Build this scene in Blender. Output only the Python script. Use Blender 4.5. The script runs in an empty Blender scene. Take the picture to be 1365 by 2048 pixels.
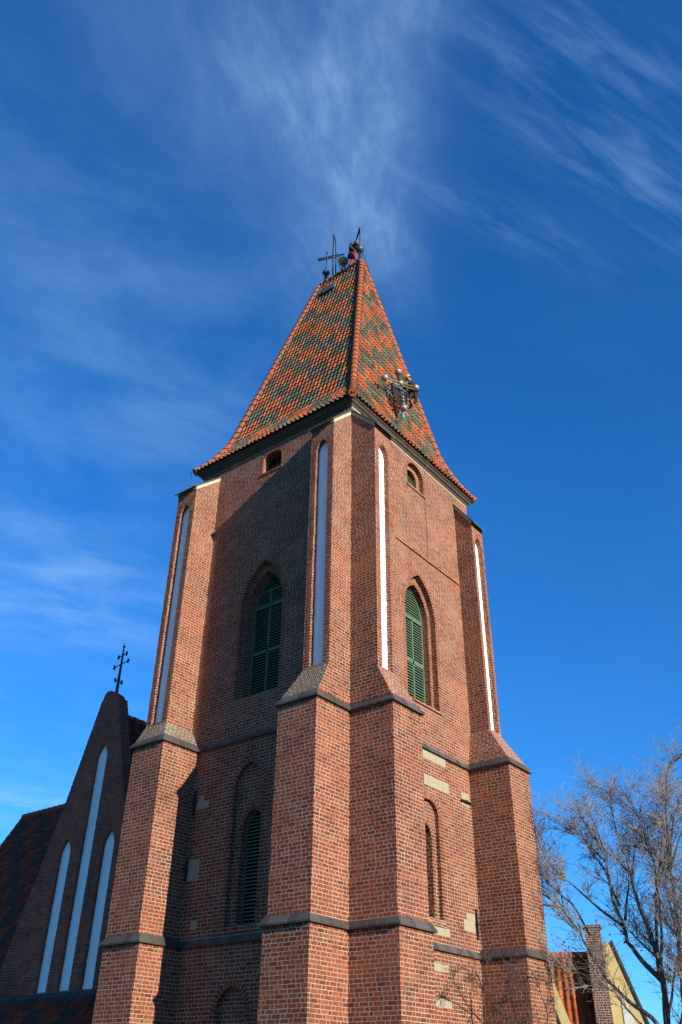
import bpy, bmesh, math, random
from mathutils import Vector, Matrix
from mathutils.geometry import tessellate_polygon
R = math.radians
random.seed(7)
SC = bpy.context.scene
COL = SC.collection
G = 5.07                       # ground is z = 0; tower heights below are measured from its lower string course
# ------------------------------------------------------------------ camera
YAW, PITCH, ROLL, FPX = .66442, .59699, .01384, 1731.97
CAMP = Vector((14.1445, -18.5843, -3.4717 + G))
_F = Vector((-math.sin(YAW), math.cos(YAW), 0)); _R = Vector((math.cos(YAW), math.sin(YAW), 0)); _U = Vector((0, 0, 1))
_f = _F*math.cos(PITCH) + _U*math.sin(PITCH); _u = -_F*math.sin(PITCH) + _U*math.cos(PITCH)
_r = _R*math.cos(ROLL) + _u*math.sin(ROLL); _u = -_R*math.sin(ROLL) + _u*math.cos(ROLL)
cam = bpy.data.objects.new('camera', bpy.data.cameras.new('camera')); COL.objects.link(cam)
cam.matrix_world = Matrix(((_r.x, _u.x, -_f.x, CAMP.x), (_r.y, _u.y, -_f.y, CAMP.y), (_r.z, _u.z, -_f.z, CAMP.z), (0, 0, 0, 1)))
cam.data.sensor_fit = 'VERTICAL'; cam.data.sensor_height = 36.0; cam.data.lens = FPX*36/2048
cam.data.clip_start = .1; cam.data.clip_end = 3000
SC.camera = cam
# ------------------------------------------------------------------ node helpers
class NT:
    def __init__(s, tree): s.t = tree
    def node(s, typ, **kw):
        n = s.t.nodes.new(typ)
        for k, v in kw.items(): setattr(n, k, v)
        return n
    def link(s, a, b): s.t.links.new(a, b)
    def put(s, sock, v):
        if hasattr(v, 'is_linked') or isinstance(v, bpy.types.NodeSocket): s.t.links.new(v, sock)
        else: sock.default_value = v
    def m(s, op, a, b=0.0, c=0.0, clamp=False):
        n = s.node('ShaderNodeMath', operation=op, use_clamp=clamp)
        for i, v in enumerate((a, b, c)): s.put(n.inputs[i], v)
        return n.outputs[0]
    def mix(s, fac, a, b, mode='MIX'):
        n = s.node('ShaderNodeMix', data_type='RGBA', blend_type=mode)
        s.put(n.inputs[0], fac)
        s.put(n.inputs[6], a if isinstance(a, bpy.types.NodeSocket) else (*a, 1)); s.put(n.inputs[7], b if isinstance(b, bpy.types.NodeSocket) else (*b, 1))
        return n.outputs[2]
    def noise(s, vec, scale, detail=3, rough=.55, dist=0.0):
        n = s.node('ShaderNodeTexNoise'); s.put(n.inputs['Vector'], vec)
        n.inputs['Scale'].default_value = scale; n.inputs['Detail'].default_value = detail
        n.inputs['Roughness'].default_value = rough; n.inputs['Distortion'].default_value = dist
        return n.outputs['Fac']
    def comb(s, x, y, z=0.0):
        n = s.node('ShaderNodeCombineXYZ')
        for i, v in enumerate((x, y, z)): s.put(n.inputs[i], v)
        return n.outputs[0]
    def sep(s, v):
        n = s.node('ShaderNodeSeparateXYZ'); s.put(n.inputs[0], v); return n.outputs
    def ramp(s, fac, stops, interp='LINEAR'):
        n = s.node('ShaderNodeValToRGB'); s.put(n.inputs[0], fac); e = n.color_ramp; e.interpolation = interp
        while len(e.elements) < len(stops): e.elements.new(.5)
        for el, (p, c) in zip(e.elements, stops): el.position = p; el.color = (*c, 1)
        return n.outputs[0]
    def maprange(s, v, a, b, c=0.0, d=1.0, smooth=True):
        n = s.node('ShaderNodeMapRange'); n.interpolation_type = 'SMOOTHSTEP' if smooth else 'LINEAR'
        for i, x in enumerate((v, a, b, c, d)): s.put(n.inputs[i], x)
        return n.outputs[0]
    def white(s, v, dim='3D'):
        n = s.node('ShaderNodeTexWhiteNoise', noise_dimensions=dim)
        s.put(n.inputs['W'] if dim == '1D' else n.inputs['Vector'], v)
        return n.outputs
# ------------------------------------------------------------------ sun, sky
SUN = Vector((1, -.185, .305)).normalized()
ld = bpy.data.lights.new('sun', 'SUN'); ld.energy = 5.0; ld.angle = R(.53); ld.color = (1, .92, .79)
lo = bpy.data.objects.new('sun', ld); COL.objects.link(lo); lo.rotation_euler = SUN.to_track_quat('Z', 'Y').to_euler(); lo.location = (60, -20, 40)
W = bpy.data.worlds.new('World'); SC.world = W; W.use_nodes = True
nt = NT(W.node_tree); W.node_tree.nodes.clear()
sky = nt.node('ShaderNodeTexSky', sky_type='NISHITA', sun_disc=False)
sky.sun_elevation = math.asin(SUN.z); sky.sun_rotation = math.atan2(SUN.x, SUN.y)
sky.air_density = 1.0; sky.dust_density = .0; sky.ozone_density = 4.0; sky.altitude = 100
SKYTINT = (.72, 1.42, 2.10)
hsv = nt.node('ShaderNodeHueSaturation'); hsv.inputs['Saturation'].default_value = 1.05; hsv.inputs['Value'].default_value = 1.0
nt.link(nt.mix(1.0, sky.outputs[0], SKYTINT, 'MULTIPLY'), hsv.inputs['Color'])
tc = nt.node('ShaderNodeTexCoord'); dx, dy, dz = nt.sep(tc.outputs['Generated'])
zc = nt.m('MAXIMUM', dz, .03)
cX = nt.m('DIVIDE', nt.m('ADD', nt.m('MULTIPLY', dx, _R.x), nt.m('MULTIPLY', dy, _R.y)), zc)
cY = nt.m('DIVIDE', nt.m('ADD', nt.m('MULTIPLY', dx, _F.x), nt.m('MULTIPLY', dy, _F.y)), zc)
def blob(x, y, sx, sy, rot, amp):
    c, s_ = math.cos(R(rot)), math.sin(R(rot))
    a = nt.m('SUBTRACT', cX, x); b = nt.m('SUBTRACT', cY, y)
    p = nt.m('DIVIDE', nt.m('ADD', nt.m('MULTIPLY', a, c), nt.m('MULTIPLY', b, s_)), sx)
    q = nt.m('DIVIDE', nt.m('SUBTRACT', nt.m('MULTIPLY', b, c), nt.m('MULTIPLY', a, s_)), sy)
    e = nt.m('POWER', 2.718, nt.m('MULTIPLY', nt.m('ADD', nt.m('MULTIPLY', p, p), nt.m('MULTIPLY', q, q)), -1))
    return nt.m('MULTIPLY', e, amp)
def streak(scale, rot, stretch, detail=6, dist=.6, off=0.0):
    c, s_ = math.cos(R(rot)), math.sin(R(rot))
    p = nt.m('ADD', nt.m('MULTIPLY', cX, c), nt.m('MULTIPLY', cY, s_)); q = nt.m('SUBTRACT', nt.m('MULTIPLY', cY, c), nt.m('MULTIPLY', cX, s_))
    return nt.noise(nt.comb(nt.m('ADD', p, off), nt.m('MULTIPLY', q, stretch), off), scale, detail, .62, dist)
def total(*v):
    r = v[0]
    for x in v[1:]: r = nt.m('ADD', r, x)
    return r
s1 = nt.maprange(streak(4.2, 80, 1.8, 6, .35), .26, .84)
s2 = nt.maprange(streak(6.5, 32, 5.5, 6, .3, 3.1), .36, .78)
s4 = nt.maprange(streak(9, 74, 2.6, 6, .5, 5.2), .30, .72)
s3 = nt.maprange(streak(2.6, 18, 2.2, 5, .4, 7.7), .32, .80)
m1 = total(blob(.035, .50, .06, .30, 8, .85), blob(-.08, .52, .12, .13, 10, .60), blob(.0, .68, .07, .16, -8, .55), blob(.085, .84, .035, .10, -20, .45), blob(.07, .45, .03, .12, 0, .45), blob(-.03, .75, .12, .2, 0, .3))
m2 = total(blob(.36, .56, .16, .05, 35, .36), blob(.42, .70, .18, .05, 35, .32), blob(.22, .76, .18, .03, 28, .42), blob(.2, .5, .12, .06, 20, .30), blob(.30, .66, .22, .05, 33, .28))
m3 = total(blob(-.70, 1.85, .30, .30, 25, .80), blob(-.42, .80, .16, .10, 20, .30), blob(-1.35, 3.7, .40, .40, 20, .95), blob(-.35, 1.1, .2, .35, 30, .35))
veil = nt.m('MULTIPLY', nt.maprange(streak(2.4, 60, 1.4, 6, .4, 12.3), .36, .80), .21)
veil = nt.m('MULTIPLY', veil, nt.maprange(cX, .02, .22, 1.0, .15))
cl = total(nt.m('MULTIPLY', m1, nt.m('ADD', nt.m('MULTIPLY', s1, nt.m('ADD', nt.m('MULTIPLY', s4, .7), .3)), .14)), nt.m('MULTIPLY', nt.m('MULTIPLY', m2, s2), .75), nt.m('MULTIPLY', m3, s3), veil)
cl = nt.m('MULTIPLY', nt.m('MINIMUM', cl, 1.0), .42)
cfac = nt.m('MULTIPLY', cl, nt.maprange(dz, .03, .12))
skyc = nt.mix(cfac, hsv.outputs[0], (4.6, 7.6, 11.6))
bg = nt.node('ShaderNodeBackground'); nt.link(skyc, bg.inputs[0]); bg.inputs[1].default_value = .065
wo = nt.node('ShaderNodeOutputWorld'); nt.link(bg.outputs[0], wo.inputs[0])
SC.view_settings.view_transform = 'Standard'; SC.view_settings.look = 'None'; SC.view_settings.gamma = 1; SC.view_settings.exposure = 0.74
SC.view_settings.use_curve_mapping = False
# ------------------------------------------------------------------ materials
def newmat(name):
    m = bpy.data.materials.new(name); m.use_nodes = True; m.node_tree.nodes.clear()
    t = NT(m.node_tree); b = t.node('ShaderNodeBsdfPrincipled'); o = t.node('ShaderNodeOutputMaterial'); t.link(b.outputs[0], o.inputs[0])
    return m, t, b
def bump(t, b, h, strength, dist):
    n = t.node('ShaderNodeBump'); n.inputs['Strength'].default_value = strength; n.inputs['Distance'].default_value = dist
    t.link(h, n.inputs['Height']); t.link(n.outputs[0], b.inputs['Normal'])
ALB = .66                      # overall reflectance level of everything but the fresh white plaster
def brick_mat(name, cols, mortar, P=.40, LS=.265, H=.098, J=.017, darkh=.55, bs=.8):
    m, t, b = newmat(name); cols = [(p, (c[0]*ALB, c[1]*ALB*.91, c[2]*ALB*.86)) for p, c in cols]; mortar = tuple(v*ALB for v in mortar)
    uvn = t.node('ShaderNodeUVMap'); uv = uvn.outputs[0]
    x, y, _ = t.sep(uv)
    wob = t.noise(uv, 7, 2); wob2 = t.noise(uv, 23, 2)
    x = t.m('ADD', x, t.m('MULTIPLY', t.m('SUBTRACT', wob2, .5), .018))
    y = t.m('ADD', y, t.m('ADD', t.m('MULTIPLY', t.m('SUBTRACT', wob, .5), .018), t.m('MULTIPLY', t.m('SUBTRACT', wob2, .5), .012)))
    vr = t.m('DIVIDE', y, H); row = t.m('FLOOR', vr); fv = t.m('FRACT', vr)
    rn = t.white(row, '1D')[0]
    uu = t.m('ADD', t.m('DIVIDE', x, P), t.m('ADD', t.m('MULTIPLY', row, .5), t.m('MULTIPLY', rn, .30)))
    cell = t.m('FLOOR', uu); tt = t.m('MULTIPLY', t.m('FRACT', uu), P)
    isH = t.m('GREATER_THAN', tt, LS)
    loc = t.m('SUBTRACT', tt, t.m('MULTIPLY', isH, LS))
    ln = t.m('ADD', t.m('MULTIPLY', t.m('SUBTRACT', 1.0, isH), LS), t.m('MULTIPLY', isH, P-LS))
    du = t.m('MINIMUM', loc, t.m('SUBTRACT', ln, loc)); dv = t.m('MULTIPLY', t.m('MINIMUM', fv, t.m('SUBTRACT', 1.0, fv)), H)
    idn = t.white(t.comb(cell, row, isH)); idv = idn[0]; r1, r2, r3 = t.sep(idn[1])
    jj = t.m('ADD', J/2-.004, t.m('MULTIPLY', r3, .005))
    mask = t.maprange(t.m('MINIMUM', du, dv), jj, t.m('ADD', jj, .005))
    c = t.ramp(idv, cols)
    geo = t.node('ShaderNodeNewGeometry'); pos = geo.outputs['Position']
    dk = t.m('MULTIPLY', t.m('GREATER_THAN', r1, 1-darkh), isH)
    _, ny, _ = t.sep(geo.outputs['Normal'])      # faces turned to -y draw dark bricks more often
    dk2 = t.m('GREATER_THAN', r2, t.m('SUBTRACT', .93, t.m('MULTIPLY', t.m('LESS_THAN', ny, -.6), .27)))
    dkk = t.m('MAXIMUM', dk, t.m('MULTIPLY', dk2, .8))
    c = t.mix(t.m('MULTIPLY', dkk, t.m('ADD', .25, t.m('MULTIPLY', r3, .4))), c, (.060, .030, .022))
    pw = t.white(t.comb(t.m('FLOOR', t.m('DIVIDE', cell, 4)), t.m('FLOOR', t.m('DIVIDE', row, 11)), .3))
    p1_, p2_, p3_ = t.sep(pw[1])
    c = t.mix(t.m('MULTIPLY', t.m('GREATER_THAN', p1_, .80), .6), c, t.ramp(p2_, [(0, cols[1][1]), (1, cols[-2][1])]))
    fine = t.noise(pos, 38, 4, .65)
    big = t.noise(pos, .55, 4, .6); mid = t.noise(pos, 2.6, 4, .65)
    c = t.mix(1.0, c, t.ramp(fine, [(.25, (.62, .60, .60)), (.75, (1.25, 1.22, 1.2))]), 'MULTIPLY')
    c = t.mix(1.0, c, t.ramp(big, [(.3, (.70, .66, .66)), (.5, (1, 1, 1)), (.72, (1.16, 1.20, 1.12))]), 'MULTIPLY')
    soot = t.maprange(mid, .52, .70)
    c = t.mix(t.m('MULTIPLY', soot, .34), c, (.045, .027, .021))
    mc = t.mix(t.maprange(t.noise(pos, 1.4, 4), .35, .7), mortar, tuple(v*.72 for v in mortar))
    c = t.mix(mask, mc, c)
    _, _, pz = t.sep(pos)
    eff = t.m('MULTIPLY', t.maprange(t.noise(pos, .9, 5, .7), .48, .76), t.maprange(pz, 9.0, 17.0, .35, 1.0))
    c = t.mix(t.m('MULTIPLY', eff, .24), c, (.38, .285, .215))
    mp = t.node('ShaderNodeMapping'); mp.inputs['Scale'].default_value = (1, 1, .10); t.link(pos, mp.inputs['Vector'])
    run = t.maprange(t.noise(mp.outputs[0], 2.4, 5, .65), .56, .78)
    c = t.mix(t.m('MULTIPLY', run, .34), c, (.040, .027, .023))
    t.link(c, b.inputs['Base Color']); b.inputs['Roughness'].default_value = .9; b.inputs['Specular IOR Level'].default_value = .25
    h = t.m('ADD', t.m('MULTIPLY', mask, t.m('ADD', .6, t.m('MULTIPLY', idv, .5))), t.m('MULTIPLY', fine, .55))
    bump(t, b, h, bs, .012)
    return m
BC = [(0, (.20, .046, .024)), (.3, (.285, .066, .031)), (.6, (.34, .086, .038)), (.85, (.40, .112, .047)), (1, (.42, .15, .068))]
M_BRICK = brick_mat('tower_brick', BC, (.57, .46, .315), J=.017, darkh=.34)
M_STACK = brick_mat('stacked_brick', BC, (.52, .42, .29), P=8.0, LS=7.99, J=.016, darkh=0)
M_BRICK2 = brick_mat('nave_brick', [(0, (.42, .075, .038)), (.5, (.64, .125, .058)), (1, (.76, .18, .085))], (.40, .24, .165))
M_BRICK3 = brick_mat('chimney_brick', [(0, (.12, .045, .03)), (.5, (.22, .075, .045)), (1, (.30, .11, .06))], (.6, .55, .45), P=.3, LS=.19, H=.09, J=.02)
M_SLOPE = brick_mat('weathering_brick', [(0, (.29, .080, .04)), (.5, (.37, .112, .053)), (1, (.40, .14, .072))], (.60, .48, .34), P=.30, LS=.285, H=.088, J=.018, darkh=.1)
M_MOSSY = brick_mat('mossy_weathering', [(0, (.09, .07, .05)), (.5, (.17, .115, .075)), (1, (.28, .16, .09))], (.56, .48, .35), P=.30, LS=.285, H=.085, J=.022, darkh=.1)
def simple(name, col, rough=.7, var=.25, scale=6, spec=.4, metal=0, bs=0.0, bscale=30, var2=0.0):
    m, t, b = newmat(name); geo = t.node('ShaderNodeNewGeometry'); pos = geo.outputs['Position']; col = tuple(v*ALB for v in col)
    n = t.noise(pos, scale, 4, .62)
    c = t.ramp(n, [(.25, tuple(max(0, v*(1-var)) for v in col)), (.75, tuple(v*(1+var) for v in col))])
    t.link(c, b.inputs['Base Color']); b.inputs['Roughness'].default_value = rough; b.inputs['Specular IOR Level'].default_value = spec
    b.inputs['Metallic'].default_value = metal
    if bs: bump(t, b, t.noise(pos, bscale, 4), bs, .01)
    return m
def streaky(name, col, dirt, amt, sc=5.0):
    if col[0] < .8: col = tuple(v*ALB for v in col); dirt = tuple(v*ALB for v in dirt)
    m, t, b = newmat(name); pos = t.node('ShaderNodeNewGeometry').outputs['Position']
    mp = t.node('ShaderNodeMapping'); mp.inputs['Scale'].default_value = (1, 1, .07); t.link(pos, mp.inputs['Vector'])
    a = t.maprange(t.noise(mp.outputs[0], sc, 5, .6), .48, .80); d = t.maprange(t.noise(pos, 2.2, 5, .7), .5, .8)
    c = t.mix(t.m('MULTIPLY', a, amt), col, dirt); c = t.mix(t.m('MULTIPLY', d, amt*.6), c, dirt)
    t.link(c, b.inputs['Base Color']); b.inputs['Roughness'].default_value = .9; b.inputs['Specular IOR Level'].default_value = .2
    bump(t, b, t.noise(pos, 24, 4), .3, .01); return m
M_WHITE = streaky('white_plaster', (.88, .87, .84), (.50, .47, .42), .38)
def slab_mat(name, col):
    m, t, b = newmat(name); uv = t.node('ShaderNodeUVMap').outputs[0]; u, v, _ = t.sep(uv); pos = t.node('ShaderNodeNewGeometry').outputs['Position']
    col = tuple(v*ALB*.9 for v in col); uu = t.m('DIVIDE', u, .31); f = t.m('FRACT', uu); w = t.white(t.m('FLOOR', uu), '1D')[0]
    e = t.m('MINIMUM', f, t.m('SUBTRACT', 1.0, f)); jt = t.maprange(e, .0, .05)
    c = t.ramp(w, [(0, tuple(x*.7 for x in col)), (1, tuple(x*1.35 for x in col))])
    c = t.mix(t.m('MULTIPLY', t.maprange(t.noise(pos, 5, 5, .7), .52, .78), .55), c, (.10, .09, .075))
    c = t.mix(t.maprange(t.noise(pos, 14, 3), .70, .78), c, (.23, .21, .18))
    c = t.mix(jt, (.10, .09, .08), c); t.link(c, b.inputs['Base Color']); b.inputs['Roughness'].default_value = .75; b.inputs['Specular IOR Level'].default_value = .2
    bump(t, b, t.m('ADD', jt, t.noise(pos, 18, 4)), .4, .012); return m
M_CREAM = simple('cream_plaster', (.62, .55, .40), .9, .18, 5, .2, bs=.4)
M_STONE = streaky('cream_stone', (.46, .395, .27), (.30, .24, .17), .7, 7.0)
M_SLATE = slab_mat('slate_string', (.115, .098, .088))
M_WOOD = simple('dark_wood', (.10, .075, .052), .8, .35, 5, .3, bs=.3)
M_METAL = simple('dark_metal', (.022, .023, .026), .5, .3, 8, .5)
M_CAP = simple('cap_sheet', (.11, .10, .095), .55, .3, 3, .5)
M_IRON = simple('black_iron', (.015, .014, .014), .6, .3, 12, .4)
M_COPPER = simple('aged_copper', (.075, .095, .085), .45, .35, 9, .5, metal=.3)
M_GILT = simple('gilded_metal', (.70, .38, .09), .32, .25, 9, .5, metal=.35)
M_BRASS = simple('dull_brass', (.42, .37, .30), .42, .4, 14, .5, metal=.4)
M_GREEN = simple('green_louvre', (.125, .205, .13), .75, .28, 7, .15)
M_LVB = simple('shaded_slat_body', (.045, .062, .042), .85, .3, 7, .1)  # slat bodies darker than their edges: shade of the gaps put into the colour
M_LVN = simple('pale_green_slat_edge', (.13, .20, .12), .75, .28, 7, .15)
M_DARK = simple('dark_interior', (.012, .013, .012), .9, .2, 3, .1)
M_YELLOW = simple('yellow_render', (.74, .58, .25), .9, .07, 2, .2, bs=.15)
M_HWHITE = simple('white_render', (.8, .79, .74), .9, .05, 2, .2)
M_TIMBER = simple('brown_verge', (.07, .045, .03), .8, .3, 6)
M_HIP = simple('ridge_tile_clay', (.44, .122, .044), .75, .28, 4, .3, bs=.2)
M_BARK = simple('grey_bark', (.135, .12, .10), .9, .45, 9, .2, bs=.6, bscale=22)
M_TWIG = simple('pale_twig', (.36, .31, .25), .9, .6, 2.5, .2)
M_TWIG2 = simple('shrub_twig', (.13, .09, .07), .9, .35, 5, .2)
M_LEAF = simple('dry_leaf', (.22, .085, .035), .8, .5, 3, .2)
M_ROPE = simple('dark_rope', (.02, .022, .028), .8, .2, 5)
M_BLUE = simple('blue_strap', (.12, .36, .55), .6, .15, 9)
M_CYAN = simple('cyan_strap', (.05, .48, .62), .6, .1, 9)
M_SKIN = simple('skin', (.45, .26, .18), .55, .1, 9)
M_BLACKC = simple('black_cloth', (.018, .02, .022), .9, .4, 12, bs=.3)
M_GREYC = simple('grey_cloth', (.075, .08, .082), .9, .4, 9)
M_RED = simple('red_cloth', (.42, .03, .03), .85, .3, 9)
M_YEL = simple('yellow_plastic', (.75, .58, .08), .35, .08, 5)
M_OLIVE = simple('dull_yellow_plastic', (.15, .125, .04), .4, .2, 5)
M_BOOT = simple('boot_leather', (.03, .026, .022), .6, .3, 9)
M_GRASS = simple('grass_ground', (.055, .075, .03), .95, .4, .6, .1)
M_PATH = simple('paving', (.28, .26, .23), .9, .2, 1.5, .2)
def tile_mat(name, pat):
    m, t, b = newmat(name); uv = t.node('ShaderNodeUVMap').outputs[0]; u, v, _ = t.sep(uv)
    K = lambda st: [(p, tuple(q*ALB for q in c)) for p, c in st]
    ci = t.m('FLOOR', u); ri = t.m('FLOOR', v)
    if pat == 'diamond':
        g = t.m('LESS_THAN', t.m('FLOORED_MODULO', t.m('ADD', t.m('FLOOR', t.m('DIVIDE', ci, 5)), t.m('FLOOR', t.m('DIVIDE', ri, 3))), 2), 1)
    elif pat == 'checker':
        g = t.m('LESS_THAN', t.m('FLOORED_MODULO', t.m('ADD', t.m('FLOOR', t.m('DIVIDE', ci, 4)), t.m('FLOOR', t.m('DIVIDE', ri, 3))), 2), 1)
    else: g = 0.0
    w = t.white(t.comb(ci, ri, .5)); r1, r2, r3 = t.sep(w[1])
    og = t.ramp(w[0], K([(0, (.35, .088, .030)), (.5, (.47, .128, .042)), (1, (.57, .18, .062))]))
    gr = t.ramp(w[0], K([(0, (.085, .088, .048)), (.5, (.135, .135, .078)), (1, (.20, .185, .11))]))
    if pat == 'checker': gr = t.ramp(w[0], K([(0, (.13, .07, .05)), (1, (.20, .09, .06))])); og = t.ramp(w[0], K([(0, (.38, .065, .032)), (1, (.54, .105, .048))]))
    c = t.mix(g, og, gr)
    pos = t.node('ShaderNodeNewGeometry').outputs['Position']
    n = t.noise(pos, 9, 4, .65)
    c = t.mix(1.0, c, t.ramp(n, [(.3, (.68, .68, .70)), (.7, (1.18, 1.16, 1.14))]), 'MULTIPLY')
    c = t.mix(t.m('MULTIPLY', t.maprange(t.noise(pos, 1.1, 5, .7), .55, .8), .34), c, (.085, .063, .042))
    t.link(c, b.inputs['Base Color'])
    t.put(b.inputs['Roughness'], t.m('SUBTRACT', .72, t.m('MULTIPLY', g, .14))); b.inputs['Specular IOR Level'].default_value = .3 if pat == 'diamond' else .08
    return m
M_TILE = tile_mat('roof_tile_diamond', 'diamond'); M_TILE2 = tile_mat('roof_tile_checker', 'checker'); M_TILE3 = tile_mat('roof_tile_plain', 'plain')
# ------------------------------------------------------------------ mesh builder
def V(p): return Vector(p)
class MB:
    def __init__(s): s.v = []; s.f = []; s.uv = []; s.mi = []; s.sm = []
    def face(s, pts, uv=None, slope=False, mi=0, smooth=False):
        i = len(s.v); pts = [V(p) for p in pts]; s.v += pts; s.f.append(list(range(i, i+len(pts))))
        s.uv.append(uv or s.auto(pts, slope)); s.mi.append(mi); s.sm.append(smooth)
    def auto(s, pts, slope):
        n = Vector((0, 0, 0)); k = len(pts)
        for a in range(k):
            p, q = pts[a], pts[(a+1) % k]
            n += Vector(((p.y-q.y)*(p.z+q.z), (p.z-q.z)*(p.x+q.x), (p.x-q.x)*(p.y+q.y)))
        if n.length < 1e-12: return [(0, 0)]*k
        n.normalize()
        if abs(n.z) > .97: return [(p.x, p.y) for p in pts]
        if n.x+n.y < 0: n = -n
        h = Vector((-n.y, n.x, 0)).normalized(); up = n.cross(h)
        if up.z < 0: up = -up
        if abs(n.z) < .25: return [(p.dot(h), p.z) for p in pts]
        if slope: return [(p.dot(up), p.dot(h)) for p in pts]
        return [(p.dot(h), p.dot(up)) for p in pts]
    def box(s, lo, hi, mi=0):
        x0, y0, z0 = lo; x1, y1, z1 = hi
        P = [(x0, y0, z0), (x1, y0, z0), (x1, y1, z0), (x0, y1, z0), (x0, y0, z1), (x1, y0, z1), (x1, y1, z1), (x0, y1, z1)]
        for q in ((0, 3, 2, 1), (4, 5, 6, 7), (0, 1, 5, 4), (1, 2, 6, 5), (2, 3, 7, 6), (3, 0, 4, 7)): s.face([P[k] for k in q], mi=mi)
    def obox(s, c, ax, ay, az, mi=0):            # oriented box from centre and three half axes
        c, ax, ay, az = V(c), V(ax), V(ay), V(az); P = []
        for k in (-1, 1):
            for (i, j) in ((-1, -1), (1, -1), (1, 1), (-1, 1)): P.append(c+ax*i+ay*j+az*k)
        for q in ((0, 3, 2, 1), (4, 5, 6, 7), (0, 1, 5, 4), (1, 2, 6, 5), (2, 3, 7, 6), (3, 0, 4, 7)): s.face([P[k] for k in q], mi=mi)
    def tube(s, pts, rads, n=8, cap=True, smooth=True):
        pts = [V(p) for p in pts]
        if not hasattr(rads, '__len__'): rads = [rads]*len(pts)
        rings = []; prev = None
        for i, p in enumerate(pts):
            d = (pts[min(i+1, len(pts)-1)] - pts[max(i-1, 0)])
            d = d.normalized() if d.length > 1e-9 else Vector((0, 0, 1))
            a = prev - d*prev.dot(d) if prev is not None else d.orthogonal()
            if a.length < 1e-6: a = d.orthogonal()
            a.normalize(); prev = a; b = d.cross(a)
            rings.append([p + (a*math.cos(2*math.pi*k/n) + b*math.sin(2*math.pi*k/n))*rads[i] for k in range(n)])
        base = len(s.v)
        for r in rings: s.v += r
        for i in range(len(rings)-1):
            for k in range(n):
                k2 = (k+1) % n
                s.f.append([base+i*n+k, base+i*n+k2, base+(i+1)*n+k2, base+(i+1)*n+k])
                s.uv.append([(k*.1, i*.1), (k*.1+.1, i*.1), (k*.1+.1, i*.1+.1), (k*.1, i*.1+.1)]); s.mi.append(0); s.sm.append(smooth)
        if cap:
            for ring, i in ((list(reversed(range(n))), 0), (list(range(n)), len(rings)-1)):
                s.f.append([base+i*n+k for k in ring]); s.uv.append([(0, 0)]*n); s.mi.append(0); s.sm.append(False)
    def lathe(s, c, prof, n=20, axis=None, smooth=True):   # prof: list of (r, h) along axis from c
        c = V(c); ax = V(axis).normalized() if axis else Vector((0, 0, 1)); a = ax.orthogonal().normalized(); b = ax.cross(a)
        base = len(s.v)
        for r, h in prof:
            for k in range(n): s.v.append(c + ax*h + (a*math.cos(2*math.pi*k/n)+b*math.sin(2*math.pi*k/n))*max(r, 1e-4))
        for i in range(len(prof)-1):
            for k in range(n):
                k2 = (k+1) % n; s.f.append([base+i*n+k, base+i*n+k2, base+(i+1)*n+k2, base+(i+1)*n+k])
                s.uv.append([(0, 0)]*4); s.mi.append(0); s.sm.append(smooth)
    def ball(s, c, r, n=16, sq=1.0, axis=None):
        k = n//2; s.lathe(c, [(r*math.sin(math.pi*i/k), -r*sq*math.cos(math.pi*i/k)) for i in range(k+1)], n, axis)
    def panel(s, fr, outer, holes=(), mi=0):
        loops = [[Vector((a, b, 0)) for a, b in outer]] + [[Vector((a, b, 0)) for a, b in h] for h in holes]
        flat = [q for l in loops for q in l]
        for t in tessellate_polygon(loops):
            s.face([fr(flat[k].x, flat[k].y) for k in t], mi=mi)
    def reveal(s, fr0, fr1, loop, mi=0, closed=True, smooth=False):
        k = len(loop)
        for i in range(k if closed else k-1):
            a, b = loop[i], loop[(i+1) % k]
            s.face([fr0(*a), fr0(*b), fr1(*b), fr1(*a)], mi=mi)
    def sweep(s, poly, prof, closed=True, mi=0, caps=False):   # plan polygon (CCW), prof [(out, z)]
        n = len(poly); poly = [Vector((p[0], p[1])) for p in poly]; nor = []
        for i in range(n):
            e1 = (poly[i]-poly[i-1]).normalized(); e2 = (poly[(i+1) % n]-poly[i]).normalized()
            if not closed and i == 0: e1 = e2
            if not closed and i == n-1: e2 = e1
            n1 = Vector((e1.y, -e1.x)); n2 = Vector((e2.y, -e2.x)); mm = n1+n2
            nor.append(mm/(1+n1.dot(n2)))
        def P(i, q): return (poly[i].x+nor[i].x*q[0], poly[i].y+nor[i].y*q[0], q[1])
        for i in range(n if closed else n-1):
            j = (i+1) % n
            for a, b in zip(prof, prof[1:]): s.face([P(i, a), P(j, a), P(j, b), P(i, b)], mi=mi)
        if caps:
            s.face([P(0, q) for q in prof]); s.face([P(n-1, q) for q in reversed(prof)])
    def build(s, name, mats, parent=None, loc=None, up=True, weld=False):
        mats = mats if isinstance(mats, (list, tuple)) else [mats]
        org = Vector((0, 0, 0))
        if parent is not None: org = wloc(parent)
        o_loc = V(loc) if loc is not None else org.copy()
        off = Vector((0, 0, G if up else 0))
        me = bpy.data.meshes.new(name); me.from_pydata([v+off-o_loc for v in s.v], [], s.f)
        ul = me.uv_layers.new(name='UVMap'); k = 0
        for uvs in s.uv:
            for q in uvs: ul.data[k].uv = q; k += 1
        for m in mats: me.materials.append(m)
        me.polygons.foreach_set('material_index', s.mi); me.polygons.foreach_set('use_smooth', s.sm)
        if weld:
            bm = bmesh.new(); bm.from_mesh(me); bmesh.ops.remove_doubles(bm, verts=bm.verts, dist=.0005); bmesh.ops.recalc_face_normals(bm, faces=bm.faces); bm.to_mesh(me); bm.free()
        me.update()
        o = bpy.data.objects.new(name, me); COL.objects.link(o)
        o.location = o_loc - org
        if parent is not None: o.parent = parent
        return o
def wloc(o):
    l = Vector(o.location)
    while o.parent: o = o.parent; l += Vector(o.location)
    return l
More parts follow.
